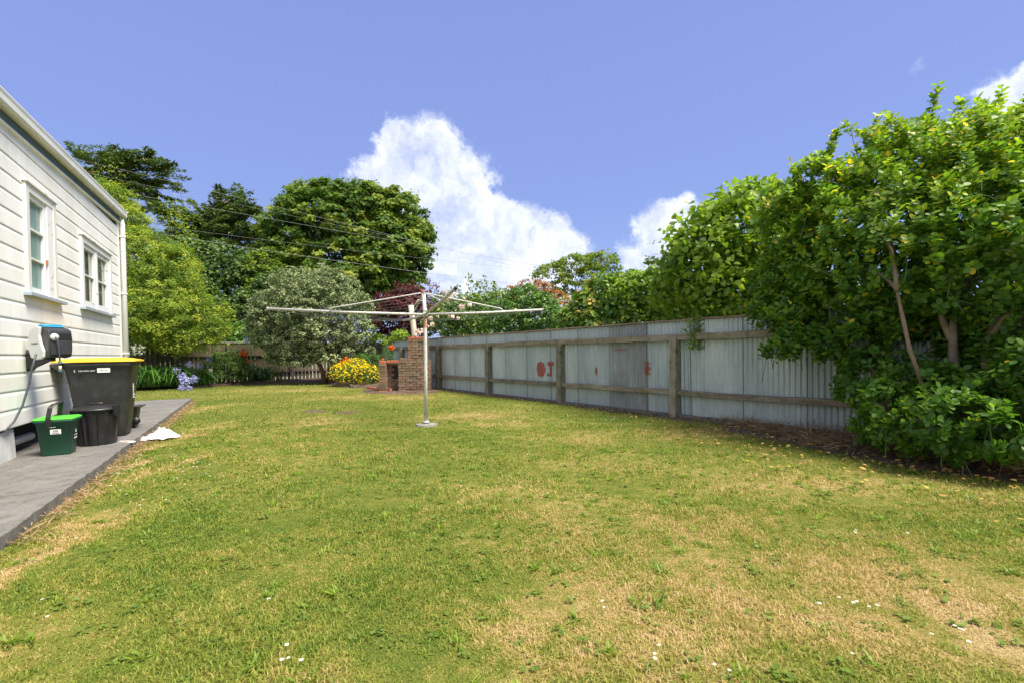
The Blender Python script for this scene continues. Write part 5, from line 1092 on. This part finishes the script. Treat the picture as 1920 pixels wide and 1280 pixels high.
# hanging vine over the fence
R = np.random.default_rng(101); vb = Fp(4.56, .10, 1.74); vr = empty('hanging_vine', tuple(vb)); tag(vr, 'small leaved vine hanging down over the iron fence top', 'vine')
n = 900; z = -R.random(n)**.8*.56; ww = .055+.05*np.abs(np.sin(z*9)); P = np.stack([R.normal(size=n)*ww*1.0, R.normal(size=n)*.035, z+.02], 1)
leaves_object('foliage', P, R.normal(size=(n,3))+np.array([0,-.4,.3]), R.uniform(.022,.04,n), R.uniform(.2,1,n), 'oval', M['rosebush'], vr, R=R)
mb = MB(); mb.tube([(0,0,.05),(.01,-.01,-.25),(-.01,.0,-.5)], .004, 5); mb.build('vine_stem', M['stem'], vr)

# ------------------------------------------------------------------ flower beds
def strap_clump(name, label, cat, p_, nl, L_, seed, wdt=.058, group=None, mat='strap'):
    R = np.random.default_rng(seed); root = empty(name, tuple(p_)); tag(root, label, cat, group); n = nl; seg = 5
    az = R.uniform(0, 2*PI, n); ln = L_*R.uniform(.45, 1.2, n); sp = R.uniform(.3, 1.7, n); b0 = R.normal(size=(n,2))*L_*.26
    V = []; F = []; T = []
    for i in range(n):
        dx, dy = math.cos(az[i]), math.sin(az[i]); k0 = len(V); tint = R.uniform(.1, .95)
        for s in range(seg+1):
            f = s/seg; out_ = ln[i]*sp[i]*f*(.45+.4*f); z = ln[i]*(math.sin(min(f*1.25,1)*PI*.5)*.72-max(0, f-.55)*.75*sp[i]); w_ = wdt*(1-.85*f**2.2)*.5
            cx, cy = b0[i,0]+dx*out_, b0[i,1]+dy*out_; V.append((cx-dy*w_, cy+dx*w_, max(.01,z))); V.append((cx+dy*w_, cy-dx*w_, max(.01,z))); T += [tint, tint]
        for s in range(seg): a = k0+2*s; F.append((a, a+1, a+3, a+2))
    me = bpy.data.meshes.new('leaves'); me.from_pydata(V, [], F); me.attributes.new('tint', 'FLOAT', 'POINT').data.foreach_set('value', np.array(T, np.float32)); me.materials.append(M[mat])
    me.polygons.foreach_set('use_smooth', [True]*len(F)); me.update(); o_ = bpy.data.objects.new('leaves', me); col.objects.link(o_); o_.parent = root
    return root
def gp(px_, Y_): p_ = spot(px_, 700, Y_); return np.array([p_[0], p_[1], .10])
clumps_ = {}
for q, (px_, Y_, nl, L_, lb) in enumerate(((262,17.9,200,1.15,'agapanthus clump of arching strap leaves beside the wheelie bin'),(300,18.2,230,1.1,'wide agapanthus clump, second from the wheelie bin, below the dark palings'),(335,18.6,160,1.05,'agapanthus clump with most of the blue heads leaning over the lawn'),(375,19.3,90,.85,'agapanthus clump next to the rose bush in the back bed'),(490,21.3,130,.85,'dark strap leaved clump beside the orange lilies'),(240,18.6,150,1.0,'agapanthus clump half hidden behind the wheelie bin handle'),(318,19.5,120,1.0,'agapanthus clump at the foot of the palings'),(280,19.2,120,1.0,'agapanthus clump in the shade of the narrow leaved tree'))):
    clumps_[q] = (strap_clump('agapanthus', lb, 'agapanthus', gp(px_, Y_), nl, L_, 200+q, group='strap leaved clumps in the back bed'), gp(px_, Y_))
R = np.random.default_rng(210)
def head(ci, px_, py_, Y_, r, mat='petal_blue'):
    root, b = clumps_[ci]; p_ = spot(px_, py_, Y_)-b
    n = 90; o_ = unit(R.normal(size=(n,3))+np.array([0,0,.25])); P = p_+o_*r*R.uniform(.5,1.0,(n,1)); fh = leaves_object('flower_head', P, unit(o_+R.normal(size=(n,3))*.5), r*R.uniform(.32,.5,n), R.uniform(0,1,n), 'card', M[mat], root, R=R)
    mb = MB(); s0 = np.array([p_[0]*.35, p_[1]*.35, 0]); mb.tube([s0, (s0+p_)/2+np.array([-.05*np.sign(p_[0]),0,.14]), p_], [.008,.007,.006], 6); mb.build('flower_stem', M['stem'], fh)
for a in ((1,332,695,17.9,.16),(2,355,683,18.2,.13),(2,342,705,17.6,.15),(2,349,716,17.3,.20),(2,340,727,17.0,.13),(2,356,727,17.0,.11),(2,364,710,17.5,.15),(3,374,686,18.7,.14),(3,391,673,19.0,.13),(2,346,709,17.4,.14)): head(*a)
head(0,258,656,17.6,.24,'petal_white'); head(4,473,641,20.8,.18,'petal_white'); head(4,463,638,20.9,.15,'petal_blue')
# rose shrub in the bed
rr_ = tree('garden_rose', 'leafy rose shrub with one pale pink bloom in the back bed', 'rose bush', gp(425,20.2)*np.array([1,1,0]),
     SL((430,690,20.2,.65,.6,.5),(395,695,19.8,.4,.4,.4),(455,695,20.3,.45,.4,.42),(415,675,20.4,.45,.4,.35),(440,672,20.5,.4)), 330, 12, .13, .07, 'oval', M['rosebush'], .03, fork=(0,0,.3), ninner=600, seed=220, tb=(.0,.75))
bloom('bloom', spot(395,694,19.2)-gp(425,20.2)*np.array([1,1,0]), .10, M['petal_pink'], rr_, R)
# orange lilies
def lily(label, px_, py_, Y_, blooms):
    b = spot(px_, 700, Y_); b[2] = .08; root = empty('orange_lily', tuple(b)); tag(root, label, 'lily', 'orange lilies in the beds'); 
    for (bx, by, r) in blooms:
        p_ = spot(bx, by, Y_)-b; fb = bloom('bloom', p_, r, M['petal_orange'], root, R, n=22, templ='card')
        mb = MB(); s0 = np.array([R.normal()*.06, R.normal()*.06, 0]); mb.tube([s0, (s0+p_)*.5, p_], .007, 5); mb.build('flower_stem', M['stem'], fb)
        n = 46; f = R.uniform(.1,.92,n); P = s0[None,:]*(1-f[:,None])+p_[None,:]*f[:,None]; dd = R.normal(size=(n,3)); dd[:,2] = .3
        leaves_object('stem_leaves', P, R.normal(size=(n,3))*.4+np.array([0,0,1]), R.uniform(.10,.17,n), R.uniform(.1,.8,n), 'blade', M['strap'], root, dirs=dd, R=R, width=1.2)
lily('clump of orange lilies beside the white and blue agapanthus heads', 458, 665, 20.4, [(452,665,.13),(457,664,.14),(461,668,.12),(456,656,.10),(466,678,.11),(463,661,.10)])
lily('red orange lilies leaning over the left side of the yellow flowers', 648, 690, 18.6, [(650,672,.13),(646,676,.12),(640,681,.13),(636,684,.11),(652,677,.10),(634,686,.08)])
lily('single tall orange lily standing in front of the iron fence by the chimney', 728, 690, 17.2, [(735,652,.13),(731,650,.09)])
lily('small orange lily behind the left end of the brick barbecue', 718, 690, 16.3, [(718,674,.07)])
# yellow flowers mound
yb = gp(664, 17.9)*np.array([1,1,0]); yr = tree('yellow_flower_mound', 'rounded mound of small bright yellow flowers left of the brick barbecue', 'flowers', yb,
     SL((664,700,18.1,.60,.55,.38),(640,698,18.2,.42,.4,.32),(690,702,17.8,.42,.4,.34),(665,690,18.2,.5,.45,.34)), 420, 16, .08, .055, 'blade', M['fine_green'], .03, fork=(0,0,.15), ninner=900, seed=230, tb=(.1,.9), width=1.6, nbr=5)
ly = [(l[0]-yb[0], l[1]-yb[1], l[2]-yb[2])+l[3:] for l in SL((664,700,18.1,.62,.57,.40),(640,698,18.2,.44,.42,.34),(690,702,17.8,.44,.42,.36),(665,690,18.2,.52,.47,.36))]
P, Nn = lobe_points(ly, 900, R, .92, 1.16, .5, .85); k = (P[:,2] > .08); P, Nn = P[k], Nn[k]
P = np.repeat(P, 2, 0)+R.normal(size=(2*len(P),3))*.012; Nn = np.repeat(Nn, 2, 0)
leaves_object('yellow_blooms', P, unit(Nn*.6+np.array([0,-.2,.7])+R.normal(size=P.shape)*.35), .042, R.uniform(0,1,len(P)), 'round', M['petal_yellow'], yr, R=R, width=1.2)['kind'] = 'stuff'
# ferny growth behind the mound
tree('feathery_shrub', 'feathery blue green foliage between the yellow flowers and the barbecue', 'plant', gp(700,18.6)*np.array([1,1,0]),
     SL((700,685,18.6,.35,.3,.5),(725,672,18.2,.22,.2,.4),(680,675,19,.35,.3,.3),(710,700,18,.25)), 150, 14, .12, .09, 'blade', M['camellia'], .02, fork=(0,0,.2), ninner=200, seed=231, hang=False)
tree('low_green_plant', 'bright green leafy plant tips above the fence beside the purple bush', 'plant', tuple(Fp(17.6,-.8)), SL((750,628,18.9,.3,.3,.18),(715,636,19.8,.5,.3,.18),(735,640,19.2,.35,.3,.15)), 90, 10, .12, .09, 'oval', M['bigleaf'], .03, ninner=60, seed=232, tb=(.5,1))
# ground ferns and dark fill in the corner behind
tree('shaded_corner_plant', 'dark shaded plants in the back corner beside the iron fence', 'plant', tuple(BA+np.array([.3,-1.3,0])), SL((690,690,21.5,.6,.4,.35),(660,695,22,.5,.4,.3)), 80, 14, .14, .1, 'oval', M['ivy'], .03, ninner=100, seed=233)

# timber edging, one length each
ed = [((240,722),(330,721)),((335,721),(420,718)),((425,717.5),(520,716.5)),((525,716),(596,713.5)),((600,713.5),(622,713.5)),((623,714),(640,720)),((641,720.5),(660,725.5)),((661,725.5),(686,724.5)),((690,730),(733,734.5))]
elab = ['half hidden by the agapanthus leaves','below the garden rose','below the orange lilies','below the paling fence beside the grey green bush','short length at the foot of the grey green bush','left end of the curve round the yellow flowers','middle of the curve round the yellow flowers','right end of the curve round the yellow flowers','in front of the brick hearth']
def gnd(px_, py_): d = direction(px_, py_); return CAM+d*((0-1.2)/d[2])
for i, (a, b) in enumerate(ed):
    p0, p1 = gnd(*a), gnd(*b); R_e = random.Random(i); mb = MB(); n = 6; dr = unit(p1-p0); sd = np.array([-dr[1], dr[0], 0]); rings = []; c0 = p0.copy()
    for k in range(n+1):
        q = (p1-p0)*k/n; w_ = .045+R_e.uniform(-.01,.01); h_ = .10+R_e.uniform(-.02,.02)
        rings.append([q+sd*w_+(0,0,-.04), q-sd*w_+(0,0,-.04), q-sd*w_*.8+(0,0,h_), q+sd*w_*.8+(0,0,h_*.95)])
    rings = [[tuple(x_) for x_ in r] for r in rings]; mb.loft(rings); o_ = mb.build('garden_edging', M['edging'] if i < 8 else M['brick_red'], None, .01, loc=tuple(c0)); tag(o_, 'rough timber edging length '+elab[i] if i < 8 else 'worn red brick edging strip in front of the brick hearth', 'garden edging', 'edging round the back beds' if i < 8 else None)
# stick at the bed
mb = MB(); s0 = spot(626,712,19.4); s1 = spot(618,690,19.4); mb.tube([(0,0,0), (s1-s0)*.6+np.array([.02,0,0]), s1-s0], [.04,.03,.015], 6); tag(mb.build('stake', M['flue'], None, loc=tuple(s0)), 'pale leaning stake at the left end of the yellow flower bed', 'stake')

# ------------------------------------------------------------------ grass
def lawn_mask(X, Y):
    dX, dY = X-HO[0], Y-HO[1]; n_ = dX*hn[0]+dY*hn[1]; y_ = dX*ht[0]+dY*ht[1]
    m_ = ~((n_ < .99) & (y_ < 2.84))
    s_ = (X-FA[0])*FN[0]+(Y-FA[1])*FN[1]; m_ &= s_ > .17
    fs = (X-FA[0])*FD[0]+(Y-FA[1])*FD[1]
    m_ &= ~inside(X, Y, [tuple(Fp(s, n)[:2]) for s, n in ((-4,.0),(4.4,.0),(4.1,.42),(3.4,.85),(2.6,1.05),(1.9,1.22),(1.2,1.35),(.2,1.45),(-.6,1.5),(-4,1.5))])
    m_ &= ~inside(X, Y, bed_back); m_ &= ~inside(X, Y, hearth); m_ &= ((X+1.48)**2+(Y-7.96)**2 > .05)
    return m_
R = np.random.default_rng(300)
def blades(n, y0, y1, hgt, wid, bend, name, margin=1.08):
    "blades in the wedge of lawn between two distances, nearer ground denser"
    Y = np.sqrt(R.uniform(y0**2, y1**2, n)); X = Y*R.uniform(-1.35, 1.3, n)+R.uniform(-.9, .9, n)
    k = lawn_mask(X, Y) & (X > -17) & (X < 7); X, Y = X[k], Y[k]; n = len(X); Z = lawn_h(X, Y)
    # patchiness: tufts
    h = hgt*R.uniform(.45, 1.3, n)*(.8+.5*np.sin(X*4.1+np.sin(Y*3.3))*np.sin(Y*4.7+X)); wv_ = wid*R.uniform(.6,1.4,n); az = R.uniform(0, 2*PI, n); la = az+R.normal(size=n)*.9
    dx, dy = np.cos(az), np.sin(az); lx, ly_ = np.cos(la)*bend*h, np.sin(la)*bend*h; r1 = R.uniform(.4,1.5,n)
    a = np.stack([X-dy*wv_/2, Y+dx*wv_/2, Z], 1); b = np.stack([X+dy*wv_/2, Y-dx*wv_/2, Z], 1)
    m1 = np.stack([X+lx*.35*r1-dy*wv_*.4, Y+ly_*.35*r1+dx*wv_*.4, Z+h*.62], 1); m2 = np.stack([X+lx*.35*r1+dy*wv_*.4, Y+ly_*.35*r1-dx*wv_*.4, Z+h*.62], 1)
    tp_ = np.stack([X+lx*r1, Y+ly_*r1, Z+h*np.clip(1.05-.35*r1, .4, 1)], 1)
    V = np.stack([a,b,m2,m1,tp_], 1).reshape(-1,3); base = (np.arange(n)*5)[:,None]; LV = (base+np.array([0,1,2,3, 3,2,4])).ravel(); LT = np.tile([4,3], n)
    me = bpy.data.meshes.new(name); me.vertices.add(len(V)); me.vertices.foreach_set('co', V.astype(np.float32).ravel()); me.loops.add(len(LV)); me.loops.foreach_set('vertex_index', LV.astype(np.int32))
    me.polygons.add(len(LT)); me.polygons.foreach_set('loop_start', np.concatenate([[0], np.cumsum(LT)[:-1]]).astype(np.int32)); me.polygons.foreach_set('loop_total', LT.astype(np.int32)); me.update(calc_edges=True)
    t_ = me.attributes.new('tint', 'FLOAT', 'POINT'); t_.data.foreach_set('value', np.repeat(np.clip(.5+R.normal(size=n)*.28, 0, 1), 5).astype(np.float32)); me.materials.append(M['grass'])
    return me, n
parts = [blades(230000, .7, 3.6, .024, .0042, .9, 'grass'), blades(150000, 3.5, 7.5, .030, .0065, .8, 'grass'), blades(120000, 7.3, 14, .032, .012, .6, 'grass'), blades(60000, 13.5, 23, .034, .022, .5, 'grass')]
glabs = ['mown summer grass, nearest part of the lawn', 'mown summer grass round the middle of the lawn', 'mown summer grass beyond the clothesline', 'mown summer grass at the far end of the lawn by the beds']
for (me, n), lb in zip(parts, glabs):
    o_ = bpy.data.objects.new('grass', me); col.objects.link(o_); tag(o_, lb, 'grass', 'grass of the lawn', 'stuff')
# taller coarse tufts and broad weeds
def tufts(n, y0, y1, name):
    Q = []; NN = []; D = []; S = []; T = []
    Y = np.sqrt(R.uniform(y0**2, y1**2, n)); X = Y*R.uniform(-1.2, 1.2, n); k = lawn_mask(X, Y) & (X < 7); X, Y = X[k], Y[k]; n = len(X)
    per = 16; az = R.uniform(0, 2*PI, (n,per)); el = R.uniform(.15, 1.1, (n,per)); d = np.stack([np.cos(az)*np.cos(el), np.sin(az)*np.cos(el), np.sin(el)], -1)
    P = np.stack([X, Y, lawn_h(X, Y)+.003], 1)[:,None,:]+R.normal(size=(n,per,3))*np.array([.015,.015,.0]); nn = np.stack([-np.cos(az)*np.sin(el), -np.sin(az)*np.sin(el), np.cos(el)], -1)
    sc_ = R.uniform(.03, .065, (n,1))*R.uniform(.6,1.2,(n,per)); return P.reshape(-1,3), nn.reshape(-1,3), d.reshape(-1,3), sc_.ravel(), np.repeat(R.uniform(0,.8,n), per)
P, nn, d, s_, T = tufts(1100, 1.5, 9, 't')
tag(leaves_object('coarse_grass', P, nn, s_, T, 'blade', leaf_mat('coarse_grass', [(.055,.10,.014),(.08,.135,.018),(.11,.16,.025),(.15,.19,.035)], .3, .5, .3), None, dirs=d, width=.75, R=R), 'coarser bright green grass tufts scattered through the lawn', 'grass', kind='stuff')
# broad flat weeds
n = 900; Y = np.sqrt(R.uniform(1.6**2, 7**2, n)); X = Y*R.uniform(-1.1, 1.1, n); k = lawn_mask(X, Y); X, Y = X[k], Y[k]; n = len(X); per = 9
az = R.uniform(0, 2*PI, (n,per)); d = np.stack([np.cos(az), np.sin(az), R.uniform(.1,.5,(n,per))], -1); P = np.stack([X,Y,lawn_h(X,Y)+.012],1)[:,None,:]+R.normal(size=(n,per,3))*np.array([.02,.02,.004])
tag(leaves_object('flat_weeds', P.reshape(-1,3), (np.array([0,0,1.0])+R.normal(size=(n*per,3))*.2), R.uniform(.014,.034,n*per), R.uniform(.0,.8,n*per), 'oval', M['weed'], None, dirs=d.reshape(-1,3), R=R), 'low broad leaved weeds and clover in the lawn', 'weeds', kind='stuff')
# daisies: petals and heads
def daisies(pts):
    X, Y = np.array([p_[0] for p_ in pts]), np.array([p_[1] for p_ in pts]); k = lawn_mask(X, Y); X, Y = X[k], Y[k]; n = len(X); per = 7
    az = np.arange(per)[None,:]*2*PI/per+R.uniform(0,1,(n,1)); d = np.stack([np.cos(az), np.sin(az), .15+0*az], -1); P = np.stack([X,Y,lawn_h(X,Y)+R.uniform(.028,.045,n)],1)[:,None,:]+d*.002
    tag(leaves_object('daisies', P.reshape(-1,3), np.array([0,0,1.0])+R.normal(size=(n*per,3))*.12, np.repeat(R.uniform(.004,.0065,n)*(1+.12*Y), per), R.uniform(.5,1,n*per), 'round', M['petal_white'], None, dirs=d.reshape(-1,3), R=R), 'tiny white daisies and clover heads scattered in the lawn', 'daisies', kind='stuff')
dp = [tuple(gnd(x_, y_)[:2]) for x_, y_ in ((1536,1134),(1573,1126),(1606,1130),(1600,1137),(1630,1138),(1645,1136),(1790,1177),(1800,1183),(1806,1186),(1747,1195),(1817,1206),(1598,1241),(1235,1221),(1228,1234),(1228,1248),(1340,1262),(1368,1267),(1129,1138),(1133,1147),(529,1241),(541,1241),(565,1243),(538,1218),(504,1133),(79,1122),(143,1012),(237,930),(268,940),(262,950),(311,940),(89,1157),(1604,1000),(1701,1001),(1605,998))]
for cx_, cy_, sx_, sy_, m_ in ((225,885,25,12,26),(300,860,30,10,14),(330,870,30,12,8),(360,880,60,20,14),(430,718,120,6,50),(560,722,60,4,30),(1100,780,80,15,25),(1150,775,40,8,14),(330,760,60,6,14),(250,800,40,20,6),(1000,765,90,10,14)):
    for _ in range(m_): dp.append(tuple(gnd(cx_+R.normal()*sx_, cy_+R.normal()*sy_)[:2]))
daisies(dp)
n = 0
# grass and weeds creeping along the path edge
X = []; Y = []
ye = R.uniform(-8.5, 2.6, 5000); q = HO[None,:]+hn[None,:]*(.985+np.abs(R.normal(size=5000))*.085)[:,None]+ht[None,:]*ye[:,None]
tag(leaves_object('edge_straw', q+np.array([0,0,.012]), R.normal(size=(5000,3))*.5+np.array([0,0,1]), R.uniform(.03,.10,5000), R.uniform(.1,1,5000), 'blade', M['straw'], None, dirs=R.normal(size=(5000,3))*np.array([1,1,.25])+np.array([0,0,.1]), R=R, width=.35), 'dry clipped grass along the edge of the path', 'dry grass', kind='stuff')
# two bare sunken spots in the lawn left of the clothesline
for x_, y_ in ((590,771),(651,773)):
    g_ = gnd(x_, y_); mb = MB(); mb.loft([[(r*math.cos(a)*1.3, r*math.sin(a)*.9, z) for a in np.linspace(0,2*PI,13)[:-1]] for r, z in ((.22,.0),(.15,.02),(.05,.024))]); tag(mb.build('bare_patch', M['soil'], None, loc=(g_[0], g_[1], .0)), kind='structure')
